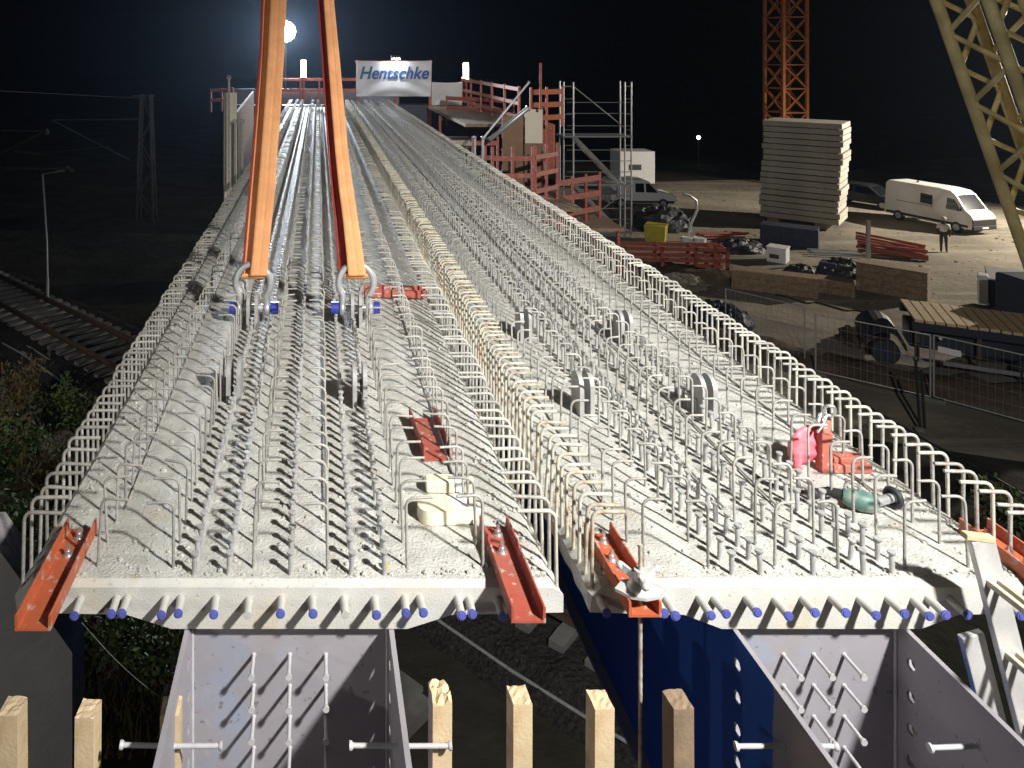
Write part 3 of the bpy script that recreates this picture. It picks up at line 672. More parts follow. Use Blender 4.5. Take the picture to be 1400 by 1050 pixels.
# ------------------------------------------------------------------ plants
def plant(loc, r, h, n, seed, mt, leaf, label, cat, nm, sq=1.0, stems=9):
    rnd = random.Random(seed); root = thing(nm, label, cat, loc)
    m = MB()
    tips = []
    for i in range(stems):
        a = rnd.uniform(0, 2*PI); d = rnd.uniform(.15, 1)*r; hh = h*rnd.uniform(.55, 1.0)
        p = [(.06*r*math.cos(a),.06*r*math.sin(a),0), (.45*d*math.cos(a),.45*d*math.sin(a),hh*.55), (d*math.cos(a),d*math.sin(a),hh)]
        m.tube(p, [.022,.014,.005], 5); tips.append(p)
    m.obj('stem', M['stem'], root)
    m = MB()
    for i in range(n):
        p = rnd.choice(tips); t = rnd.uniform(.25, 1.05)
        b = Vector(p[1]).lerp(Vector(p[2]), max(0, t*2-1)) if t > .5 else Vector(p[0]).lerp(Vector(p[1]), t*2)
        c = b + Vector((rnd.gauss(0,.16*r), rnd.gauss(0,.16*r), rnd.gauss(0,.09*h))); c.z = max(.02, c.z)
        d = Vector((rnd.gauss(0,1), rnd.gauss(0,1), rnd.gauss(.35,.7)*sq)).normalized(); q = d.cross(Vector((rnd.gauss(0,1), rnd.gauss(0,1), rnd.gauss(0,1)))).normalized()
        ln = leaf*rnd.uniform(.6, 1.5); wd = ln*.30/sq
        m.add([c, c+d*ln*.5+q*wd, c+d*ln, c+d*ln*.5-q*wd], [(0,1,2,3)])
    m.obj('foliage', mt, root, recalc=False); return root
pl = [(70,585,1.1,1.1,700,'leaf','green bush between the cable trough and the cables'), (100,592,.8,.8,420,'leaf','small green bush closest to the girder edge'),
      (20,560,1.0,1.3,520,'dryleaf','brownish dry shrub above the cable trough at the left edge'), (15,672,1.2,1.6,800,'leaf','big green bush at the left edge below the cable trough'),
      (60,690,.9,1.3,520,'dryleaf','reddish dry weeds between the trough and the front hooks'), (5,620,.8,1.3,420,'dryleaf','dry weeds at the left edge right beside the trough'),
      (40,755,1.0,1.2,560,'leaf','dark green bush under the left girder edge'), (170,905,1.0,1.1,600,'leaf','dark bush seen below the left girder between posts'),
      (120,900,.9,1.2,460,'dryleaf','brown weeds below the left girder above the second post'), (215,930,1.0,1.0,520,'leaf','dark bush below the left girder beside the lilac web'),
      (1392,722,.8,.8,420,'leaf','dark green bush beyond the right girder edge above the ladder'), (1362,705,.7,.6,260,'dryleaf','brown weeds beyond the right girder edge behind the hooks')]
for i, (u, v, r, h, n, mt, lab) in enumerate(pl):
    plant(G(u, v), r, h, n*2, 20+i, M[mt], .10 if mt == 'leaf' else .17, lab, 'bush' if mt == 'leaf' else 'weeds', 'green_bush' if mt == 'leaf' else 'dry_weeds', 1.0 if mt == 'leaf' else 1.9)
rnd = random.Random(77); m = MB()
for i in range(9000):
    u, v = rnd.uniform(-60, 330), rnd.uniform(540, 1040); p = G(u, v)
    cc = p.x+p.y
    if cc > 15 or abs(cc-12.9) < .5 or rnd.random() < .3: continue
    h = rnd.uniform(.10,.38); a = rnd.uniform(0,6.28); d = Vector((math.cos(a), math.sin(a), 0))
    m.add([p-d*.012, p+d*.012, p+Vector((rnd.gauss(0,.09), rnd.gauss(0,.09), h))], [(0,1,2)])
o = m.obj('grass', M['dryleaf'], recalc=False); o['kind'] = 'stuff'; o['label'] = 'rough dry grass on the railway bank'; o['category'] = 'grass'

# ------------------------------------------------------------------ catenary on the left
def mast_lattice(loc, h, wd, wt, label, nm='catenary_mast', mt=None):
    r = thing(nm, label, 'mast', loc); mt = mt or M['mast']
    m = MB()
    for sx in (-1, 1):
        for sy in (-1, 1): m.bar((sx*wd/2,sy*wd/2,0), (sx*wt/2,sy*wt/2,h), .11, .11)
    m.obj('chord', mt, r)
    m = MB(); n = int(h/(wd*1.3))
    for i in range(n):
        z0, z1 = h*i/n, h*(i+1)/n; a0 = wd+(wt-wd)*i/n; a1 = wd+(wt-wd)*(i+1)/n; f = 1 if i % 2 else -1
        for sy in (-1, 1):
            m.bar((-f*a0/2,sy*a0/2,z0), (f*a1/2,sy*a1/2,z1), .05, .05); m.bar((sy*a0/2,-f*a0/2,z0), (sy*a1/2,f*a1/2,z1), .05, .05)
    m.obj('lacing', mt, r); return r
g = G(200, 300); mm = mast_lattice((g.x, 46.7, GZ), 7.6, 1.0, .55, 'dim lattice catenary mast standing left of the girders in the dark')
m = MB(); m.bar((-.9,0,7.5), (.5,0,7.5), .08, .08); m.obj('crossarm', M['mast'], mm)
ca = thing('catenary_cantilever', 'dim overhead line bracket reaching left from the lattice mast', 'catenary bracket', P(190,163,46.7))
m = MB(); m.tube([(0,0,0), P(70,164,46.7)-P(190,163,46.7)], .05, 6); m.tube([P(70,164,46.7)-P(190,163,46.7), P(176,218,46.7)-P(190,163,46.7)], .05, 6)
m.tube([P(80,207,46.7)-P(190,163,46.7), P(150,200,46.7)-P(190,163,46.7)], .03, 6); m.obj('bracket_tube', M['mast'], ca)
c2 = P(-60,178,30); cb = thing('catenary_mast', 'steel catenary mast just outside the left picture edge with brackets reaching in', 'mast', (c2.x, c2.y, GZ))
m = MB(); m.box((-.15,-.15,0), (.15,.15,8.2)); m.obj('pole', M['mast'], cb)
o0 = Vector((c2.x, c2.y, GZ))
m = MB()
for a, b, r in (((-60,178),(62,179),.045), ((62,179),(-30,225),.045), ((18,206),(60,212),.04), ((-60,229),(92,231),.05)): m.tube([P(*a,30)-o0, P(*b,30)-o0], r, 6)
m.obj('bracket_tube', M['rail'], cb)
m = MB(); m.tube([P(62,177,30)-o0, P(64,184,30)-o0], .10, 8); m.tube([P(90,228,30)-o0, P(100,235,30)-o0], .09, 8); m.obj('insulator', M['mast'], cb)
cs = thing('signal_pole', 'thin pale pole hanging in the dark below the left catenary bracket', 'pole', P(58,238,30))
m = MB(); q0 = P(58,238,30); m.tube([P(88,233,30)-q0, (0,0,0), P(64,330,30)-q0, Vector((P(65,380,30)-q0))], .04, 6); m.tube([P(65,380,30)-q0, Vector((P(65,380,30)-q0).to_tuple()[:2]+(GZ-q0.z,))], .06, 6); m.obj('tube', M['galv'], cs)
m = MB(); m.tube([P(215,240,44), P(310,264,40), P(330,270,38)], .02, 5); m.tube([P(205,135,46), P(-80,120,30)], .012, 5); tag(m.obj('contact_wire', M['mast']), 'faint overhead wire crossing the dark left of the girders', 'wire')

# ------------------------------------------------------------------ abutment, railings, banners at the far end
YA = 33.0
ab = thing('abutment_wall', 'dark navy abutment formwork with a row of bolts at the far girder ends', 'wall', (2.2, YA+.2, GZ))
m = MB(); m.box((-5.9,0,0), (5.2,1.0,-GZ-.02)); m.obj('formwork_face', M['navy'], ab)
for i in range(12):
    p = P(553+i*17, 163+random.uniform(-1,1), YA+.2) - Vector((2.2, YA+.2, GZ)); q = MB(); q.tube([(p.x,-.06,p.z),(p.x,0,p.z)], .045, 8); q.obj('anchor_bolt', M['bolt'], ab)
m = MB(); m.box((-5.9,-.02,-GZ), (1.3,.05,-GZ+.68)); m.obj('upstand_board', M['darkboard'], ab)
m = MB()
for i in range(8): m.box((-5.6+i*1.4,-.05,1.2), (-5.5+i*1.4,-.002,-GZ-.05))
m.obj('stiffener', M['navy'], ab)
def railing(label, p0, p1, h, np_, levels, mt, wd=.12, posts=None):
    p0, p1 = Vector(p0), Vector(p1); r = thing('guard_rail', label, 'guard rail', p0, 0, 'red site guard rails'); d = p1-p0
    for lv in levels:
        m = MB(); m.bar(Vector((0,0,lv)), d+Vector((0,0,lv)), .035, wd); m.obj('rail', mt, r)
    for i in range(np_):
        m = MB(); c = d*i/max(1, np_-1)+Vector((0,.05,0)); m.bar(c+Vector((0,0,-.15)), c+Vector((0,0,h)), .07, .07); m.obj('post', mt, r)
    return r
RS = M['red_steel']; OS = M['orange_steel']
railing('red guard rail above the abutment between the two orange slings', P(385,143,YA), P(488,143,YA), 1.15, 5, (.62,1.08), OS)
railing('red guard rail on the platform to the right of the white banners', P(632,142,YA), (6.42,24.5,.0), 1.15, 6, (.15,.6,1.05), OS)
railing('three bar red guard rail end by the tall scaffold stair', (6.55,23.6,.05), (7.7,24.2,.05), 1.1, 3, (.15,.55,.95), OS, .16)
railing('small dark red guard rail behind the white formwork panel on the far left', P(288,148,30), P(318,146,30), .75, 3, (.3,.68), RS)
railing('dark red guard rail of the lower landing nearest the girder edge', (4.55,20.0,-1.75), (5.6,20.0,-1.75), 1.5, 3, (.3,.75,1.2), RS)
railing('dark red guard rail of the lower landing nearest the scaffold stair', (5.72,20.2,-1.75), (6.55,21.0,-1.75), 1.5, 3, (.3,.75,1.2), RS)
railing('short dark red guard rail between the brown plywood and the girder edge', (4.75,23.5,-1.75), (5.5,23.5,-1.75), 1.4, 3, (.3,.75,1.2), RS, .14)
railing('red guard rail on the far platform just under the white banners', (5.2,31.0,-.6), (7.4,29.0,-.6), 1.1, 4, (.2,.6,1.0), RS, .16)
railing('dark red guard rail low down in front of the scaffold stair', (6.7,21.5,-2.6), (8.3,22.6,-2.6), 1.3, 4, (.25,.7,1.15), RS, .16)
for lab, a_, b_, z0_, z1_ in (('dark red steel panel below the lower landing beside the girder edge', (5.0,19.6), (6.3,19.7), -3.0, -2.05), ('dark red steel panel between the plywood column and the scaffold stair', (6.95,24.42), (7.5,24.44), -1.5, -.06)):
    r_ = thing('steel_formwork', lab, 'formwork', (*a_, z0_)); d_ = Vector((b_[0]-a_[0], b_[1]-a_[1], 0)); h_ = z1_-z0_
    m = MB(); m.bar((0,0,h_/2), d_+Vector((0,0,h_/2)), .05, h_); m.obj('sheet', RS, r_)
    for t_ in (.05,.5,.95): m = MB(); m.bar(d_*t_+Vector((0,-.05,0)), d_*t_+Vector((0,-.05,h_)), .08, .05); m.obj('rib', OS, r_)
p2 = thing('site_landing', 'small low landing with red rails in front of the scaffold stair', 'platform', (7.5,22.6,-2.75))
m = MB(); m.box((-.95,-1.3,0), (1.0,.9,.09)); m.obj('floor', M['oldwood'], p2)
for x in (-.85,.9):
    for y in (-1.1,.8): m = MB(); m.bar((x,y,GZ+2.75), (x,y,-.001), .08, .08); m.obj('support', RS, p2)
pf = thing('site_platform', 'red brown working platform beside the far right part of the girders', 'platform', (5.6, 21, -1.9))
m = MB(); m.box((-1.2,-1.2,0), (1.2,3.5,.10)); m.box((-.9,3.5,1.75), (1.9,12,1.85)); m.obj('floor', M['oldwood'], pf)
for x in (-1.0,1.0):
    for y in (-.9,3.0,8.0): m = MB(); m.bar((x,y,GZ+1.9), (x,y,1.749 if y > 3.2 else -.001), .09, .09); m.obj('support', RS, pf)
for y in (-.9, 3.0): m = MB(); m.bar((-.95,y,-2.6), (.95,y,-.05), .06, .06); m.obj('brace', RS, pf)
# white tarps and timber left on the platform
o = tag((lambda m: (m.box((-.95,-.3,0), (.95,.3,.12)), m.box((-.9,-.3,.12), (.8,.25,.30)), bevel(m.obj('board_stack', M['cream']), .01))[2])(MB()), 'pale boards stacked on the far platform below the white banners', 'boards')
o.location = P(612,198,29)
o = tag((lambda m: (m.box((-.95,-.3,0), (.95,.3,.30)), bevel(m.obj('board_stack', M['oldwood']), .01))[1])(MB()), 'brown boards lying under the pale boards on the far platform', 'boards')
o.location = P(612,210,29)
# formwork panels
def panel(label, a, b, z0, z1, t, mt, nm='formwork_panel'):
    a, b = Vector((*a, 0)), Vector((*b, 0)); r = thing(nm, label, 'formwork panel', (a.x, a.y, z0)); d = b-a; n = Vector((-d.y, d.x, 0)).normalized()
    m = MB(); m.prism([(0,0),(1,0),(1,1),(0,1)], (0,0,0), d, (0,0,z1-z0), n, t); bevel(m.obj('board', mt, r), .01)
    m = MB(); k = 3
    for i in range(k):
        z = (z1-z0)*(i+.5)/k; m.bar(n*(t+.04)+Vector((0,0,z)), d+n*(t+.04)+Vector((0,0,z)), .07, .10)
    m.obj('waler', M['oldwood'], r); return r
panel('tall white formwork panel standing beside the far left girder edge', (-1.62,13.2), (-1.40,13.2), -1.3, 1.50, .05, M['cream'])
panel('brown plywood panel running behind the white panel on the left', (-1.40,13.35), (-1.76,21), -.4, 1.15, .05, M['ply'])
panel('cream formwork panel of the right column below the red rails', (6.20,23.0), (6.72,23.0), -.50, .52, .06, M['cream'])
panel('brown plywood panel left of the cream column panel', (5.55,23.15), (6.18,23.15), -1.7, .30, .06, M['ply'])
panel('brown plywood panel under the cream column panel', (6.20,23.06), (6.72,23.06), -2.8, -.52, .06, M['ply'])
panel('dark brown plywood side to the right of the cream column panel', (6.74,23.02), (7.0,23.9), -2.8, .55, .06, M['ply'])
for lab, a, b, r in (('thick pale diagonal prop leaning up to the cream column', P(668,192,22.6), P(722,148,22.9), .07), ('thin diagonal prop beside the thick pale prop', P(660,190,22.9), P(724,112,22.9), .03),
                     ('thin red vertical pole above the cream column', P(739,150,22.5), P(739,86,22.5), .035)):
    m = MB(); m.tube([a, a.lerp(b,.02), a.lerp(b,.98), b], [r*1.4, r, r, r*1.4], 10); tag(m.obj('prop', RS if 'red' in lab else M['galv']), lab, 'prop')
for lab, u, v0, v1, Y in (('thin pole in front of the white panel on the left, the tallest one', 313,106,246,13), ('short pole in front of the white panel, closest to the girder', 331,166,232,13.1), ('short pole in front of the white panel, the middle one', 321,166,240,13.05)):
    m = MB(); m.tube([P(u,v1+12,Y), P(u,v0,Y)], .022, 8); m.ring(P(u,v0,Y), (0,1,0), .03, .01, 10, 5); tag(m.obj('pole', M['rebar']), lab, 'pole')
for lab, u in (('bare grey post left of the landing rails, farther from the column', 649), ('bare grey post left of the landing rails, nearer the column', 660)):
    m = MB(); m.tube([P(u,232,21), P(u,188,21)], .035, 8); m.ball(P(u,188,21), .05, 8, 6); tag(m.obj('post', M['galv']), lab, 'post')

# banners
def wave(x, z, w_, h_):     # soft folds hanging from the two upper corners
    sag = (x/w_*2)**2; f = (z/h_)
    return .065*math.sin(14*(f + .42*sag) + 1.2)*max(.12, 1-1.5*f)*(.35+.65*abs(x/w_*2)) + .02*math.sin(5*x+2)
def banner(label, c, w_, h_, text=None):
    r = thing('banner', label, 'banner', c, 0); m = MB(); nx, nz = 72, 40; vs = []; fs = []
    for i in range(nx+1):
        for j in range(nz+1):
            x = -w_/2+w_*i/nx; z = h_*j/nz
            dz = -.05*(1-(2*x/w_)**2)*(1-z/h_)*0 - .04*math.cos(PI*x/w_)*(z/h_)**3
            vs.append((x+(.03*(z/h_-.5) if i in (0, nx) else 0), wave(x, z, w_, h_), z+dz))
    for i in range(nx):
        for j in range(nz): fs.append((i*(nz+1)+j, (i+1)*(nz+1)+j, (i+1)*(nz+1)+j+1, i*(nz+1)+j+1))
    m.add(vs, fs, True); o = m.obj('fabric', M['banner'], r, recalc=False)
    sol = o.modifiers.new('thickness', 'SOLIDIFY'); sol.thickness = .006
    if text:
        cu = bpy.data.curves.new('lettering', 'FONT'); cu.body = text; cu.size = .64; cu.shear = .28; cu.offset = .016; cu.extrude = .0; cu.align_x = 'CENTER'; cu.align_y = 'CENTER'; cu.space_character = 1.02
        to = bpy.data.objects.new('lettering', cu); COL.objects.link(to); bpy.context.view_layer.update()
        me = bpy.data.meshes.new_from_object(to.evaluated_get(bpy.context.evaluated_depsgraph_get())); bpy.data.objects.remove(to)
        bm = bmesh.new(); bm.from_mesh(me); bmesh.ops.triangulate(bm, faces=bm.faces); 
        for _ in range(2):
            es = [e for e in bm.edges if e.calc_length() > .06]
            if es: bmesh.ops.subdivide_edges(bm, edges=es, cuts=2); bmesh.ops.triangulate(bm, faces=[f for f in bm.faces if len(f.verts) > 3])
        xs = [v.co.x for v in bm.verts]; zs = [v.co.y for v in bm.verts]; kx = w_*.93/(max(xs)-min(xs)); xm = (max(xs)+min(xs))/2
        for v in bm.verts:
            x = (v.co.x-xm)*kx+.02; z = h_*.66+(v.co.y-(max(zs)+min(zs))/2)*1.15; v.co = (x, wave(x, z, w_, h_)-.030, z)
        bm.to_mesh(me); bm.free(); me.materials.clear(); me.materials.append(M['ink']); link('lettering', me, r)
    return r
YB = YA-.25
banner('white banner with blue slanted company lettering hung above the far girder ends', P(538.5,132,YB), 102*YB/F, 49*YB/F, 'Hentschke')
banner('smaller plain white banner to the right of the lettered banner', P(611,144,YB+.1), 42*YB/F, 32*YB/F)
bf = thing('sign_gantry', 'red posts and bars holding up the lettered banner', 'gantry', P(542,190,YB+.12))
m = MB(); z1 = P(0,84,YB).z-P(0,190,YB).z
for u in (489, 542, 588): m.bar(P(u,190,YB+.12)-P(542,190,YB+.12), P(u,82,YB+.12)-P(542,190,YB+.12), .11, .08)
m.bar(P(486,84,YB+.12)-P(542,190,YB+.12), P(591,84,YB+.12)-P(542,190,YB+.12), .06, .06); m.obj('frame_bar', OS, bf)
# lamps
def ballmast(label, p, r, mt):
    rt = thing('floodlight', label, 'floodlight', (p.x, p.y, GZ)); h = p.z-GZ
    m = MB(); m.tube([(0,0,0),(0,0,h-r)], .06, 8); m.obj('mast', M['mast'], rt)
    m = MB(); m.ball((0,0,h), r, 20, 14); m.obj('lamp_globe', mt, rt)
    m = MB(); m.tube([(0,0,h+r*.98),(0,0,h+r+.1)], [.16,.10], 12); m.tube([(0,0,h-r-.12),(0,0,h-r*.98)], [.10,.16], 12); m.obj('lamp_cap', M['mast'], rt); return rt
ballmast('glaring white floodlight seen between the two orange slings', P(390,43,40), .54, M['lampglow'])
for lab, u, v0, v1, Y in (('lit tube lamp standing on the red rail right of the banners', 637,86,110,YA-.1), ('lit tube lamp standing on the red rail between the orange slings', 415,82,107,YA-.1)):
    b_ = P(u, v1, Y); rt = thing('tube_lamp', lab, 'tube lamp', b_, 0); hh = P(u, v0, Y).z-b_.z
    m = MB(); m.tube([(0,0,.05),(0,0,hh-.03),(0,0,hh)], [.11,.11,.07], 12); m.obj('tube', M['tubeglow'], rt)
    m = MB(); m.tube([(0,0,-.9),(0,0,.05)], .05, 10); m.tube([(0,0,0),(0,0,.06)], .13, 12); m.obj('stand', OS, rt)
b_ = P(541,79,YB-.30); rt = thing('banner_lamp', 'small lit floodlight above the middle of the lettered banner', 'floodlight', b_)
m = MB(); m.box((-.20,-.05,-.03), (.20,.05,.10)); m.bar((0,.05,.05), (0,.42,-.12), .05, .05); bevel(m.obj('housing', M['mast'], rt), .01)
m = MB(); m.box((-.18,-.045,-.045), (.18,.045,-.031)); m.obj('lens', M['floodglow'], rt)
p = P(955,188,70); rt = thing('street_lamp', 'small distant white lamp in the dark behind the yard', 'lamp', (p.x, p.y, GZ))
m = MB(); m.tube([(0,0,0),(0,0,p.z-GZ-.1)], .05, 8); m.obj('post', M['mast'], rt)
m = MB(); m.ball((0,0,p.z-GZ), .16, 12, 8); m.obj('lamp_globe', M['farglow'], rt)

# ------------------------------------------------------------------ scaffold stair tower
YS = 42.0; sx0, sx1 = P(775,0,YS).x, P(863,0,YS).x
st = thing('scaffold_stair_tower', 'aluminium scaffold stair tower standing right of the far platform', 'scaffold tower', (sx0, YS, GZ))
W_ = sx1-sx0; H_ = P(0,112,YS).z-GZ
for x, y in ((-.18,0),(.35,0),(.02,1.3),(W_-.35,0),(W_,0),(W_-.1,1.3)):
    m = MB(); m.tube([(x,y,0),(x,y,H_)], .045, 8); m.obj('standard', M['galv'], st)
levs = [P(0,v,YS).z-GZ for v in (317,252,186)]
for z in levs:
    m = MB(); m.box((-.2,-.1,z-.07), (W_+.05,1.3,z+.02)); m.obj('deck', M['galv'], st)
for v in (140,155,172,205,220,235,268,285,300,118):
    z = P(0,v,YS).z-GZ; m = MB()
    if v == 118: m.tube([(-.2,0,z),(.4,0,z)], .04, 6); m.tube([(W_-.4,0,z),(W_+.05,0,z)], .04, 6)
    else: m.tube([(0,0,z),(W_,0,z)], .022, 6)
    m.obj('guard_bar', M['galv'], st)
for k in range(9):
    z = .8+k*.85
    for a, b in ((-.18,.35),(W_-.35,W_)):
        m = MB(); m.tube([(a,0,z),(b,0,z)], .025, 6); m.obj('ledger', M['galv'], st)
for k, (z0, z1) in enumerate(((levs[0],levs[1]),(levs[1],levs[2]),(0,levs[0]))):
    for y in (.25,.85):
        m = MB(); m.bar((.5,y,z1-.1), (W_-.6,y,z0+.05), .05, .20); m.obj('stringer', M['galv'], st)
    m = MB(); n = 9
    for i in range(n):
        t = (i+.5)/n; m.box((.5+(W_-1.1)*t-.13,.25,z1-.1+(z0-z1+.15)*t-.02), (.5+(W_-1.1)*t+.13,.85,z1-.1+(z0-z1+.15)*t+.02))
    m.obj('tread', M['galv'], st)
for a, b in (((.35,0,P(0,118,YS).z-GZ),(W_-.35,0,P(0,175,YS).z-GZ)), ((W_-.35,.1,levs[1]),(.8,.1,levs[1]+1.9)), ((.35,.1,levs[0]),(W_-.5,.1,levs[0]+2.0)), ((.4,.1,.3),(W_-.4,.1,levs[0]-.3))):
    m = MB(); m.tube([a, b], .03, 6); m.obj('brace', M['galv'], st)

# ------------------------------------------------------------------ tower crane mast and slab stack
YC = 60.0; cx0 = P(1074,0,YC).x
tc_ = thing('tower_crane_mast', 'orange lattice tower crane mast rising behind the slab stack', 'tower crane', (cx0, YC, GZ), R(8))
wd = 2.0; H_ = 24
m = MB()
for a in (-1,1):
    for b in (-1,1): m.bar((a*wd/2,b*wd/2,0), (a*wd/2,b*wd/2,H_), .20, .20)
m.obj('chord', M['orange_crane'], tc_)
m = MB(); n = 13
for i in range(n):
    z0, z1 = H_*i/n, H_*(i+1)/n; zm = (z0+z1)/2
    for s_ in (-1,1):
        for (p, q) in (((-1,z0),(1,z1)), ((1,z0),(-1,z1)), ((-1,z1),(1,z1))):
            m.bar((p[0]*wd/2,s_*wd/2,p[1]), (q[0]*wd/2,s_*wd/2,q[1]), .09, .09); m.bar((s_*wd/2,p[0]*wd/2,p[1]), (s_*wd/2,q[0]*wd/2,q[1]), .09, .09)
m.obj('lacing', M['orange_crane'], tc_)
m = MB(); m.box((-.25,-.2,0), (-.2,.2,H_)); m.box((.2,-.2,0), (.25,.2,H_))
for i in range(int(H_/.4)): m.box((-.2,-.03,i*.4), (.2,.03,i*.4+.04))
m.obj('ladder', M['orange_crane'], tc_)
YK = 44.6; kx0, kx1 = P(1037,0,YK).x, P(1150,0,YK).x; ztop = P(0,167,YK).z; zbot = P(0,303,YK).z; NS = 17; dh = (ztop-zbot)/NS
ordn = ['lowest','second','third','fourth','fifth','sixth','seventh','eighth','ninth','tenth','eleventh','twelfth','thirteenth','fourteenth','fifteenth','sixteenth','topmost']
for i in range(NS):
    z = zbot+dh*i; jx = random.uniform(-.08,.08)+i*.018; jy = random.uniform(-.05,.05)
    lab = (ordn[i]+' slab of the tall stack in front of the orange crane mast') if i in (0, NS-1) else (ordn[i]+' slab from the bottom of the tall stack by the orange crane')
    r = thing('precast_slab', lab, 'concrete slab', (26.4+jx, 46.0+jy, z), R(-42)+random.uniform(-.006,.006), 'slabs of the tall stack')
    W2 = 3.94
    m = MB(); m.box((0,0,.035), (W2-.001,3.0,dh-.012)); bevel(m.obj('panel', M['slab'], r), .015)
    m = MB(); m.box((W2,.01,.045), (W2+.03,2.98,dh-.02)); m.obj('end_face', M['slabend'], r)
    for x in (.5, 3.1):
        m = MB(); m.box((x-.1,.03,0), (x+.1,2.95,.034)); m.obj('batten', M['oldwood'], r)
for lab, dx in (('dark timber bearer under the left half of the tall slab stack', -.55), ('dark timber bearer under the right half of the tall slab stack', .55)):
    o = tag((lambda m: (m.box((-.3,-1,0), (.3,1,zbot-GZ-.002)), m.obj('timber_bearer', M['oldwood']))[1])(MB()), lab, 'timber bearer'); o.location = (28.6+dx*1.6, 45.6-dx*1.5, GZ); o.rotation_euler = (0,0,R(-42))

# ------------------------------------------------------------------ vehicles
def wheel(root, x, y, r, wdt=.22):
    m = MB(); m.tube([(0,-wdt/2,0),(0,-wdt/2+.03,0),(0,wdt/2-.03,0),(0,wdt/2,0)], [r*.9, r, r, r*.9], 20)
    o = m.obj('wheel', M['black'], root); o.location = (x, y, r); rm = M['bluesheet'] if root.name.startswith('flatbed') else M['galv']
    q = MB(); q.tube([(0,-wdt/2-.012,0),(0,wdt/2+.012,0)], r*.58, 16); q.obj('rim', rm, o)
def vehicle(nm, label, cat, loc, rz, prof, wd, mt, side_wins, wheels, wr, wind, tumble=.12, belt=1.0, skirt=None, lights=None, group=None):
    # prof: closed side outline (x forward, z up); extruded across y with the upper part leaning inwards
    r = thing(nm, label, cat, loc, rz, group); n = len(prof); zt = max(z for _, z in prof)
    def yy(z): return wd/2 - (tumble*max(0, z-belt)/(zt-belt))
    m = MB(); ins = .06; vs = []
    cxm = sum(x for x, _ in prof)/n; czm = sum(z for _, z in prof)/n
    for s_ in (-1, 1):
        for x, z in prof: vs.append((cxm+(x-cxm)*.985, s_*yy(z), czm+(z-czm)*.97))
        for x, z in prof: vs.append((x, s_*(yy(z)-ins), z))
    fs = [tuple(range(n)), tuple(range(2*n, 3*n))[::-1]]
    for i in range(n):
        j = (i+1) % n; fs += [(i, n+i, n+j, j), (2*n+i, 2*n+j, 3*n+j, 3*n+i), (n+i, 3*n+i, 3*n+j, n+j)]
    m.add(vs, fs); bevel(m.obj('body', mt, r), .035, 3)
    for poly in side_wins:
        for s_ in (-1, 1):
            m = MB(); vs = [(x, s_*(yy(z)+.004), z) for x, z in poly]+[(x, s_*(yy(z)-.03), z) for x, z in poly]; k = len(poly)
            m.add(vs, [tuple(range(k)), tuple(range(k, 2*k))[::-1]]+[(i, (i+1)%k, (i+1)%k+k, i+k) for i in range(k)]); m.obj('side_window', M['glass'], r)
    (xa, za), (xb, zb__) = wind
    d = Vector((xb-xa, 0, zb__-za)).normalized(); nn = Vector((-d.z, 0, d.x));  nn = -nn if nn.x < 0 else nn
    m = MB(); ya, yb = yy(za)-.16, yy(zb__)-.16; o_ = nn*.012
    vs = [Vector((xa,-ya,za))+o_, Vector((xa,ya,za))+o_, Vector((xb,yb,zb__))+o_, Vector((xb,-yb,zb__))+o_]; vs += [v-nn*.04 for v in vs]
    m.add(vs, [(0,1,2,3),(7,6,5,4),(0,4,5,1),(1,5,6,2),(2,6,7,3),(3,7,4,0)]); m.obj('windscreen', M['glass'], r)
    for x in wheels:
        for s_ in (-1, 1): wheel(r, x, s_*(wd/2-.10), wr)
    if skirt:
        x0, x1, z0, z1 = skirt
        m = MB(); m.box((x0,-wd/2-.012,z0), (x1,wd/2+.012,z1)); bevel(m.obj('sill_trim', M['black'], r), .02)
    for (x, z, ww_, hh_) in (lights or []):
        for s_ in (-1, 1):
            m = MB(); m.box((x-.05, s_*(wd/2-.30)-ww_/2, z-hh_/2), (x+.02, s_*(wd/2-.30)+ww_/2, z+hh_/2)); bevel(m.obj('headlight', M['headglow'], r), .02)
    return r
van = [(0,.40),(5.75,.36),(5.88,.55),(5.87,1.10),(5.74,1.30),(5.42,1.52),(4.74,2.42),(4.45,2.62),(3.7,2.70),(.25,2.70),(.05,2.5)]
a = Vector((35.65, 47.5, GZ)); b = Vector((36.9, 42.6, GZ)); rz = math.atan2(b.y-a.y, b.x-a.x)
v1 = vehicle('cargo_van', 'white high roof cargo van with dark side windows parked behind the person', 'van', a, rz, van, 2.0, M['white'],
        [[(2.55,1.55),(3.35,1.50),(3.35,2.15),(2.55,2.18)], [(4.22,1.42),(5.22,1.46),(4.74,2.12),(4.28,2.18)]], (1.05,4.88), .36, ((5.41,1.55),(4.76,2.39)), .12, 1.3, (.2,5.6,.46,.62), [(5.76,.98,.42,.22)])
m = MB(); m.box((5.80,-.99,.605), (5.895,.99,.99)); bevel(m.obj('grille', M['black'], v1), .02)
m = MB(); m.box((5.80,-.98,.34), (5.93,.98,.60)); bevel(m.obj('bumper', M['black'], v1), .03)
m = MB(); m.box((5.935,-.26,.42), (5.945,.26,.53)); m.obj('number_plate', M['label'], v1)
for s_ in (-1, 1):
    m = MB(); m.box((5.08,s_*1.0,1.45), (5.18,s_*1.22,1.75)); bevel(m.obj('mirror', M['black'], v1), .02)
    m = MB(); m.box((.9,s_*1.001,1.40), (3.4,s_*1.014,1.43)); m.obj('door_rail', M['black'], v1)
m = MB(); m.box((1.6,-.05,2.7), (1.7,.05,2.82)); m.obj('roof_vent', M['mast'], v1)
v1.scale = (.87, .87, .87)
small = [(0,.32),(4.2,.30),(4.38,.50),(4.36,.78),(4.1,.92),(3.30,1.10),(2.62,1.74),(2.35,1.84),(.15,1.84),(.0,1.6)]
p = G(800, 281)
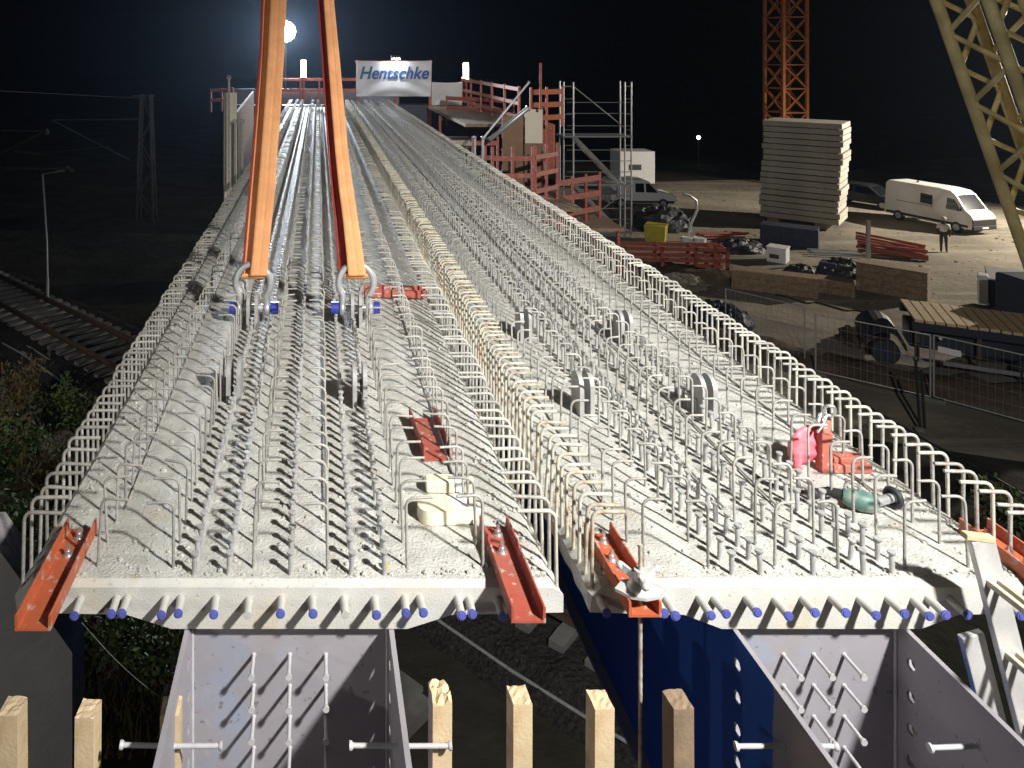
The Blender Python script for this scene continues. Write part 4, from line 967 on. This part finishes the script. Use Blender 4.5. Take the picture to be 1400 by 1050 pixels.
v2 = vehicle('small_van', 'small white van half hidden behind the scaffold stair tower', 'van', (P(826,0,p.y).x, p.y, GZ), R(-3), small, 1.75, M['white'],
        [[(1.75,1.05),(2.30,1.05),(2.30,1.62),(1.75,1.62)], [(2.42,1.05),(3.18,1.03),(2.66,1.60),(2.42,1.62)]], (.8,3.5), .32, ((3.3,1.12),(2.66,1.70)), .15, .95, (.1,4.2,.36,.50), [(4.27,.78,.36,.18)])
p = G(884, 268); hut = thing('white_site_box', 'white box body standing behind the small white van', 'box trailer', (P(884,0,p.y).x, p.y+2.5, GZ))
m = MB(); m.box((-1.3,-.9,.6), (1.3,.9,2.95)); bevel(m.obj('box', M['white'], hut), .04)
m = MB(); m.box((-1.2,-.8,.35), (1.2,.8,.6)); m.obj('chassis', M['black'], hut)
m = MB(); m.box((-.6,-.92,1.6), (.3,-.901,2.0)); m.obj('emblem', M['mast'], hut)
for x in (-.6,.6):
    for s_ in (-1,1): wheel(hut, x, s_*.8, .32)
car = [(0,.35),(4.1,.32),(4.3,.5),(4.25,.75),(3.3,.92),(2.6,1.38),(2.2,1.45),(1.0,1.43),(.35,1.0),(.0,.9)]
p = G(1390, 330)
vehicle('parked_car', 'dark red car at the right picture edge behind the yellow crane boom', 'car', (38.9, 41.2, GZ), R(-75), car, 1.75, M['redcar'], [[(.75,.95),(1.7,.95),(1.7,1.34),(1.05,1.34)], [(1.8,.95),(3.05,.93),(2.5,1.32),(1.8,1.34)]], (.8,3.45), .31, ((3.3,.94),(2.64,1.36)), .2, .9, None, [(4.2,.66,.4,.14)])
p = G(1172, 290)
vehicle('parked_car', 'dark car with pale headlights parked between the slab stack and the white van', 'car', (35.3, 52.8, GZ), R(-60), car, 1.75, M['darkcar'], [[(.75,.95),(1.7,.95),(1.7,1.34),(1.05,1.34)], [(1.8,.95),(3.05,.93),(2.5,1.32),(1.8,1.34)]], (.8,3.45), .31, ((3.3,.94),(2.64,1.36)), .2, .9, None, [(4.2,.66,.44,.16)])

# ------------------------------------------------------------------ person
pp = G(1290, 345); per = thing('person', 'person in dark work clothes and pale reflective jacket standing in front of the white van', 'person', pp, R(150))
def skin_mesh(name, pts, edges, mt, parent, sub=2):
    me = bpy.data.meshes.new(name); me.from_pydata([p[:3] for p in pts], edges, []); o = link(name, me, parent)
    md = o.modifiers.new('skin', 'SKIN'); md.use_smooth_shade = True
    lay = me.skin_vertices[0].data if me.skin_vertices else None
    if lay is None:
        bm = bmesh.new(); bm.from_mesh(me); bm.verts.layers.skin.verify(); bm.to_mesh(me); bm.free(); lay = me.skin_vertices[0].data
    for i, p in enumerate(pts): lay[i].radius = (p[3], p[4] if len(p) > 4 else p[3]); lay[i].use_root = (i == 0)
    s_ = o.modifiers.new('sub', 'SUBSURF'); s_.levels = sub; s_.render_levels = sub; me.materials.append(mt); return o
body = [(0,0,.95,.15,.11),(0,0,1.12,.145,.10),(0,0,1.32,.17,.11),(0,0,1.46,.10,.08),(0,0,1.53,.05),(0,.015,1.62,.075,.085),(0,.01,1.72,.07,.08),
        (.19,0,1.40,.06),(.25,.0,1.15,.048),(.22,.14,.98,.038),(.20,.22,.95,.035),(-.19,0,1.40,.06),(-.25,-.02,1.13,.048),(-.24,.05,.90,.038),(-.24,.07,.82,.035),
        (.09,0,.88,.095),(.10,.03,.50,.07),(.10,-.01,.10,.05),(.11,.12,.05,.045),(-.09,0,.88,.095),(-.11,-.02,.50,.07),(-.13,-.06,.10,.05),(-.14,.07,.05,.045)]
skin_mesh('body', body, [(0,1),(1,2),(2,3),(3,4),(4,5),(5,6),(2,7),(7,8),(8,9),(9,10),(2,11),(11,12),(12,13),(13,14),(0,15),(15,16),(16,17),(17,18),(0,19),(19,20),(20,21),(21,22)], M['cloth'], per)
skin_mesh('jacket', [(0,0,.98,.165,.125),(0,0,1.14,.165,.12),(0,0,1.33,.19,.13),(0,0,1.44,.12,.09),(.20,0,1.39,.075),(.255,0,1.17,.06),(-.20,0,1.39,.075),(-.255,-.02,1.15,.06)],
          [(0,1),(1,2),(2,3),(2,4),(4,5),(2,6),(6,7)], M['hivis'], per, 1)
m = MB(); m.ball((0,.01,1.665), .092, 14, 10, (.92,1.0,1.15)); m.obj('head', M['skin'], per)
m = MB(); m.ball((0,.005,1.72), .115, 16, 8, (1,1.1,.75)); m.tube([(0,.0,1.70),(0,.0,1.712)], .135, 18); m.obj('helmet', M['white'], per)
# ------------------------------------------------------------------ crawler crane
a, b = G(1180, 494), G(1440, 534); d = (b-a); d.z = 0; rz = math.atan2(d.y, d.x)
tl_ = thing('flatbed_trailer', 'low dark trailer with a pale plank bed standing behind the mesh fence', 'trailer', a, rz)
m = MB(); x = 1.35
while x < 11:
    m.box((x,-.06+random.uniform(-.03,.03),1.52), (x+.225,2.25+random.uniform(-.03,.03),1.60+random.uniform(0,.02))); x += .265
m.obj('plank_bed', M['wood'], tl_)
m = MB(); m.box((1.3,0,1.25), (11,.14,1.515)); m.box((1.3,2.05,1.25), (11,2.19,1.515)); m.obj('side_beam', M['navy'], tl_)
m = MB(); m.box((1.3,.5,.55), (11,1.7,1.24)); bevel(m.obj('chassis', M['navy'], tl_), .04)
for x in (1.36, 2.9, 5.6, 8.3):
    m = MB(); m.box((x,.02,.35), (x+.12,.12,1.249)); m.obj('stake', M['rail'], tl_)
m = MB(); prof = [(.6+.56*math.cos(PI*i/10), .55+.56*math.sin(PI*i/10)) for i in range(11)]+[(.6+.51*math.cos(PI*i/10), .55+.51*math.sin(PI*i/10)) for i in range(10,-1,-1)]
m.prism(prof, (0,-.05,0), (1,0,0), (0,0,1), (0,1,0), 2.3); m.obj('mudguard', M['navy'], tl_)
for x in (.6, 4.2, 5.4):
    for y in (.14, 1.9): wheel(tl_, x, y, .40, .28)
for x, z in ((2.0,1.1),(4.6,.75),(5.1,.8),(6.3,.95)):
    m = MB(); m.tube([(x,-.02,z),(x,.02,z)], .05, 10); m.obj('reflector', M['headglow'], tl_)
m = MB(); m.bar((1.0,-.05,.35), (11,-.05,.35), .06, .12); m.obj('under_rail', M['galv'], tl_)
p = P(1352,428,29.5); tk = thing('site_machine', 'dark low machine with a white corner and pale top behind the plank trailer', 'machine', (p.x, p.y, GZ), R(-38))
m = MB(); m.box((0,0,.35), (4.5,2.2,1.35)); bevel(m.obj('body', M['navy'], tk), .05)
m = MB(); m.box((-.02,-.03,1.352), (4.5,2.2,1.43)); bevel(m.obj('top_plate', M['galv'], tk), .015)
m = MB(); m.box((-.32,-.05,.4), (-.021,.5,1.5)); bevel(m.obj('corner_post', M['white'], tk), .02)
m = MB(); m.box((.3,-.02,.55), (1.3,-.001,1.2)); m.obj('grille', M['black'], tk)
for x in (.8, 3.6):
    for y in (.1, 2.1): wheel(tk, x, y, .42, .28)
cc = thing('crane_boom', 'yellow lattice crane boom crossing the upper right picture corner', 'crane boom', (26.5, 25.5, GZ))
# boom, lattice of four chords, leaning up to the left
Mi = Matrix.Translation((26.5, 25.5, GZ)).inverted()
bA = P(1420,400,25.5); tA = P(1277,-8,25.5); ax = (tA-bA).normalized(); 
side = Vector((.93,.25,0)); side = (side-ax*side.dot(ax)).normalized(); oth = ax.cross(side).normalized()
if oth.y > 0: oth = -oth
wB = 1.5; LB = (tA-bA).length*1.35
ch = [bA, bA+side*wB, bA+side*wB+oth*0, bA]
ch = [bA, bA+side*wB, bA+oth*wB+side*wB, bA+oth*wB]
m = MB()
for c in ch: m.tube([Mi @ c, Mi @ (c+ax*LB)], .18, 10)
m.obj('boom_chord', M['yellow_crane'], cc)
m = MB(); n = 7; stp = 2.45; off = .55
for i in range(n):
    z0, z1, z2 = off+i*stp, off+(i+.5)*stp, off+(i+1)*stp
    for q in range(4):
        c0, c1 = ch[q], ch[(q+1) % 4]
        m.tube([Mi @ (c0+ax*z0), Mi @ (c1+ax*z1)], .085, 8); m.tube([Mi @ (c1+ax*z1), Mi @ (c0+ax*z2)], .085, 8)
m.obj('boom_lacing', M['yellow_crane'], cc)
m = MB(); cb_ = Mi @ (bA + side*wB/2 + oth*wB/2); m.box((cb_.x-1.4,cb_.y-1.6,.15), (cb_.x+2.6,cb_.y+1.6,cb_.z+.1)); bevel(m.obj('boom_foot_carrier', M['navy'], cc), .08)

# ------------------------------------------------------------------ yard clutter
def boxthing(nm, label, cat, u, v, wpx, hpx, dep, mt, rz=0, planks=0, taper=0, lid=None, group=None):
    p = G(u, v); k = p.y/F; fa = math.atan2(p.x, p.y); r = thing(nm, label, cat, p, rz-fa, group); w_, h_ = wpx*k/2*math.cos(fa), hpx*k
    m = MB(); t = 1-taper
    vs = [(-w_*t,0,.02),(w_*t,0,.02),(w_*t,dep*t,.02),(-w_*t,dep*t,.02),(-w_,-taper*dep*.5,h_),(w_,-taper*dep*.5,h_),(w_,dep,h_),(-w_,dep,h_)]
    m.add(vs, [(0,3,2,1),(4,5,6,7),(0,1,5,4),(1,2,6,5),(2,3,7,6),(3,0,4,7)]); bevel(m.obj('body', mt, r), .02)
    if planks:
        m = MB()
        for i in range(planks): z0 = h_*i/planks; m.box((-w_-.01,-.035,z0+.03), (w_+.01,-.004,z0+h_/planks-.015))
        m.obj('plank', mt, r)
        for x in (-w_*.93, -w_*.3, w_*.35, w_*.93): m = MB(); m.box((x-.06,-.075,.02), (x+.06,-.036,h_)); m.obj('batten', mt, r)
    if lid:
        m = MB(); m.box((-w_-.03,-.04,h_+.002), (w_+.03,dep+.03,h_+.05)); bevel(m.obj('lid', lid, r), .01)
    return r
boxthing('timber_formwork_box', 'brown planked timber box, the biggest one near the crawler track', 'timber box', 1218, 405, 98, 38, .9, M['oldwood'], R(-9), 4, 0, M['oldwood'])
boxthing('timber_formwork_box', 'low pale timber box between the two darker planked boxes', 'timber box', 1142, 404, 52, 20, .8, M['oldwood'], R(2), 2)
boxthing('timber_formwork_box', 'long dark planked timber box nearest the girder edge', 'timber box', 1058, 402, 118, 27, .8, M['oldwood'], R(3), 3)
wb = boxthing('white_crate', 'small white box with a dark printed patch near the slab stack', 'crate', 1061, 360, 27, 20, .8, M['white'], R(-12), 0, 0, M['white'])
m = MB(); m.box((-.28,-.012,.22), (.12,-.003,.42)); m.obj('printed_patch', M['mast'], wb)
boxthing('yellow_container', 'yellow open container behind the red steel frames', 'container', 895, 332, 30, 23, 1.0, M['yellow'], R(-8), 0, .10)
gn = boxthing('generator', 'small dark blue generator with two bright knobs in front of the dark sheets', 'generator', 1131, 379, 24, 19, .8, M['bluesheet'], R(-10))
m = MB(); m.ball((-.08,-.02,.42), .05, 8, 6); m.ball((.22,-.02,.36), .05, 8, 6); m.obj('knob', M['headglow'], gn)
bc = boxthing('site_container', 'dark navy container standing under the slab stack edge', 'container', 1078, 337, 80, 26, 1.2, M['bluesheet'], R(-4))
for x in (-1.0,-.4,.2,.8):
    m = MB(); m.box((x-.03,-.03,.1), (x+.03,-.004,.95)); m.obj('rib', M['bluesheet'], bc)
for i, (u, v) in enumerate(((940,339),(957,340))):
    p = G(u, v); k = p.y/F; m = MB(); m.tube([(0,0,0),(0,0,.02),(0,0,.55)], [.24,.25,.30 if i else .25], 16); m.ring((0,0,.55), (0,0,1), .30 if i else .25, .02, 16, 6)
    o = tag(m.obj('white_drum', M['white']), ('taller straight white drum behind the red frames' if not i else 'tapered white bucket right of the straight white drum'), 'drum'); o.location = p
# red steel frames
p0 = G(928, 374); rf = thing('red_steel_frame', 'dark red steel formwork frames lying in the yard behind the girder edge', 'steel frame', p0, R(-4))
k = p0.y/F
for z in (.12,.62,1.12):
    m = MB(); m.bar((-2.55,0,z), (2.2,0,z), .16, .16); m.bar((-2.4,.9,z), (2.3,.9,z), .16, .16); m.obj('long_beam', RS, rf)
for x in (-2.4,-.75,.75,1.6,2.15):
    m = MB(); m.bar((x,-.02,.04), (x,-.02,1.2), .14, .12); m.bar((x,.9,.04), (x,.9,1.2), .14, .12); m.bar((x,0,1.12), (x,.9,1.12), .1, .1); m.obj('upright', RS, rf)
def heap(label, u, v, wpx, h, dep, mt, seed, nm='sheet_heap', cat='heap'):
    p = G(u, v); k = p.y/F; rnd = random.Random(seed); n, mm_ = 26, 10; vs = []; fs = []; w_ = wpx*k/2
    for i in range(mm_+1):
        th = PI/2*i/mm_
        for j in range(n):
            a_ = 2*PI*j/n; q = 1+rnd.uniform(-.12,.12)
            vs.append((w_*q*math.cos(th)*math.cos(a_), dep*.5*q*math.cos(th)*math.sin(a_), h*math.sin(th)**.8*(1+rnd.uniform(-.2,.2)) - (.03 if i == 0 else 0)))
    for i in range(mm_):
        for j in range(n): fs.append((i*n+j, i*n+(j+1)%n, (i+1)*n+(j+1)%n, (i+1)*n+j))
    m = MB(); m.add(vs, fs, False); o = m.obj(nm, mt); o.location = p; return tag(o, label, cat)
heap('dark heap of plastic sheeting between the small van and the yellow container', 905, 312, 78, 1.2, 2.5, M['heap'], 1)
heap('low dark heap between the red frames and the navy container', 1010, 343, 70, .55, 1.6, M['heap'], 2)
heap('dark heap behind the small generator', 1150, 376, 60, .7, 1.5, M['heap'], 3)
heap('dark tarpaulin heap behind the long dark timber box', 1095, 378, 46, .5, 1.2, M['heap'], 4)
heap('dark blue tarpaulin lying close to the right girder edge', 985, 442, 70, .7, 2.6, M['bluesheet'], 5)
heap('small gravel heap beside the red steel frames', 930, 392, 70, .5, 1.6, M['yard'], 6)
heap('stony rubble heap in front of the crawler track', 1175, 470, 50, .5, 1.6, M['trench'], 7)
rnd = random.Random(31)
def bars(nm, label, cat, u, v, n, ln_, r, mt, rz, spread, ht, tilt=0):
    p = G(u, v); rt = thing(nm, label, cat, p, rz)
    for i in range(n):
        m = MB(); y = rnd.uniform(-spread, spread); z = r+ht*rnd.random(); q = rnd.uniform(-.12,.12)
        m.tube([(-ln_/2,y-q,z+tilt*rnd.random()), (ln_/2,y+q,z)], r, 8); m.obj('pipe', mt, rt)
    return rt
bars('pipe_pile', 'pile of red pipes lying in front of the white van', 'pipes', 1218, 350, 12, 2.8, .07, RS, R(-30), .5, .55, .4)
bars('pipe_pile', 'pale pipes lying between the navy container and the generator', 'pipes', 1145, 350, 6, 2.4, .05, M['galv'], R(-12), .4, .15)
bars('plank_pile', 'rusty rods and planks lying behind the red frames', 'planks', 985, 326, 8, 2.6, .06, RS, R(8), .5, .3)
p = G(1187, 362); rt = thing('barrier_post', 'grey steel barrier post standing beside the red pipes', 'post', p)
m = MB(); m.bar((0,0,0), (0,0,2.1), .16, .10); m.bar((.16,.1,0), (.1,.1,1.9), .07, .07); m.obj('post', M['galv'], rt)
m = MB(); m.box((-.4,-.25,0), (.5,.25,.12)); m.obj('foot', M['black'], rt)
p = G(958, 340); rt = thing('bent_pipe', 'grey bent pipe arching above the white drums', 'pipe', p + Vector((0,1.5,0)))
m = MB(); m.tube([(0,0,0),(.2,0,.9),(.55,0,1.7),(.5,0,2.2),(.1,0,2.5),(-.2,0,2.55)], .07, 10); m.obj('tube', M['galv'], rt)
rnd = random.Random(5); m = MB()
for i in range(1300):
    x, y = rnd.uniform(10, 52), rnd.uniform(17, 58)
    if y < 33-.62*x+10: continue
    r = rnd.choice((.02,.025,.03,.04,.07))*rnd.uniform(.6,1.3)
    m.ball((x,y,GZ+.004+r*.2), r, 5, 3, (rnd.uniform(.8,1.5), rnd.uniform(.8,1.5), .6))
m.sm = [False]*len(m.f); o = m.obj('loose_gravel', M['yard'], recalc=False); o['kind'] = 'stuff'; o['label'] = 'loose stones scattered over the gravel yard'; o['category'] = 'gravel'
# mesh construction fences
def fence(label, a, b, h=1.9):
    a, b = Vector(a), Vector(b); d = b-a; ln_ = d.length; r = thing('mesh_fence', label, 'fence', a, math.atan2(d.y, d.x), 'mesh fence panels by the haul road')
    m = MB(); m.tube([(0,0,0),(0,0,h)], .024, 8); m.tube([(ln_,0,0),(ln_,0,h)], .024, 8); m.tube([(0,0,h),(ln_,0,h)], .02, 8); m.tube([(0,0,.12),(ln_,0,.12)], .02, 8); m.obj('frame', M['galv'], r)
    m = MB(); n = int(ln_/.16)
    for i in range(1, n): m.tube([(ln_*i/n,0,.12),(ln_*i/n,0,h)], .003, 4)
    for i in range(1, 5): m.tube([(0,.004,.12+(h-.12)*i/5),(ln_,.004,.12+(h-.12)*i/5)], .003, 4)
    m.obj('wire_mesh', M['galv'], r)
    for x in (0, ln_):
        m = MB(); m.box((x-.3,-.12,0), (x+.3,.12,.12)); m.obj('foot', M['sleeper'], r)
    return r
A0 = G(1115, 512); A1 = G(1272, 548); A2 = G(1430, 590)
fence('mesh fence panel by the haul road, closest to the right girder', A0, A1)
f2 = fence('mesh fence panel with a small white sign, beside the crawler track', A1+Vector((.1,.0,0)), A2)
m = MB(); m.box((.10,-.03,1.45), (.62,-.012,1.62)); m.obj('sign_plate', M['white'], f2)
fence('mesh fence panel farther back near the blue tarpaulin', G(992, 470), G(1100, 500)+Vector((0,0,0)))
p = G(1258, 592); rt = thing('surveyor_stake', 'dark double stake leaning in front of the crawler track', 'stake', p)
m = MB(); m.bar((0,0,0), (-.12,0,1.95), .05, .05); m.bar((.12,0,.1), (.03,0,1.7), .05, .05); m.obj('stake', M['black'], rt)
m = MB(); m.ball((0,0,.08), .14, 10, 6, (1,1,.6)); m.obj('foot', M['sleeper'], rt)
for a_, b_, lab in ((G(1000,452), G(1420,690), 'dark cable lying along the haul road beside the right girder'), (G(1060,405), G(1190,430), 'dark hose lying in front of the timber boxes')):
    m = MB(); m.tube([a_.lerp(b_, i/14)+Vector((0,.25*math.sin(i*1.1),.03)) for i in range(15)], .03, 6); tag(m.obj('hose', M['black']), lab, 'hose')

# ------------------------------------------------------------------ thin blue haze volume added to make halos round the lamps
hz = MB(); hz.box((-200,-50,GZ-1), (270,340,20)); ho = hz.obj('haze', [])
hm_ = bpy.data.materials.new('night_haze'); hm_.use_nodes = True; n_ = hm_.node_tree.nodes; n_.clear()
pv = n_.new('ShaderNodeVolumePrincipled'); pv.inputs['Color'].default_value = (.55,.72,1,1); pv.inputs['Density'].default_value = .00020; pv.inputs['Anisotropy'].default_value = .75
on = n_.new('ShaderNodeOutputMaterial'); hm_.node_tree.links.new(pv.outputs[0], on.inputs['Volume']); ho.data.materials.append(hm_)
ho['kind'] = 'stuff'; ho['label'] = 'thin haze over the whole site, added for the lamp halos'; ho['category'] = 'haze'

Lp = Vector((4.3,-1.2,5.3)); fx = thing('site_floodlight', 'floodlight head on a mast beside the near girder end, with an added light-blocking plate', 'floodlight', (4.3,-1.75,GZ))
o0 = Vector((4.3,-1.75,GZ))
m = MB(); m.tube([(0,-.2,0), (0,-.2,13.3)], .06, 10); m.obj('mast', M['galv'], fx)
m = MB(); m.box((-.3,.0,12.9), (.3,.3,13.4)); bevel(m.obj('housing', M['mast'], fx), .03)
pa, pb_ = Vector((-1.5,2.6,.3)), Vector((-2.3,24,.3)); da, db = (pa-Lp).normalized(), (pb_-Lp).normalized()
ea, eb = Lp+da*1.1, Lp+db*1.1; ed = (eb-ea).normalized(); q1, q2 = ea-ed*.6, eb+ed*.4
out = (da+db).normalized().cross(ed).normalized()
if out.x > 0: out = -out
th = (da+db).normalized()*.01; vs = [q1-o0, q2-o0, q2+out*.9-o0, q1+out*.9-o0]; vs += [v+th for v in vs]
m = MB(); m.add(vs, [(0,1,2,3),(7,6,5,4),(0,4,5,1),(1,5,6,2),(2,6,7,3),(3,7,4,0)]); m.obj('barn_door', M['black'], fx)  # unseen plate added to keep the key lamp off the left ground
m = MB(); m.tube([Vector((-.25,.25,13.1)), (q1+out*.5-o0)], .012, 6); m.obj('door_arm', M['black'], fx)
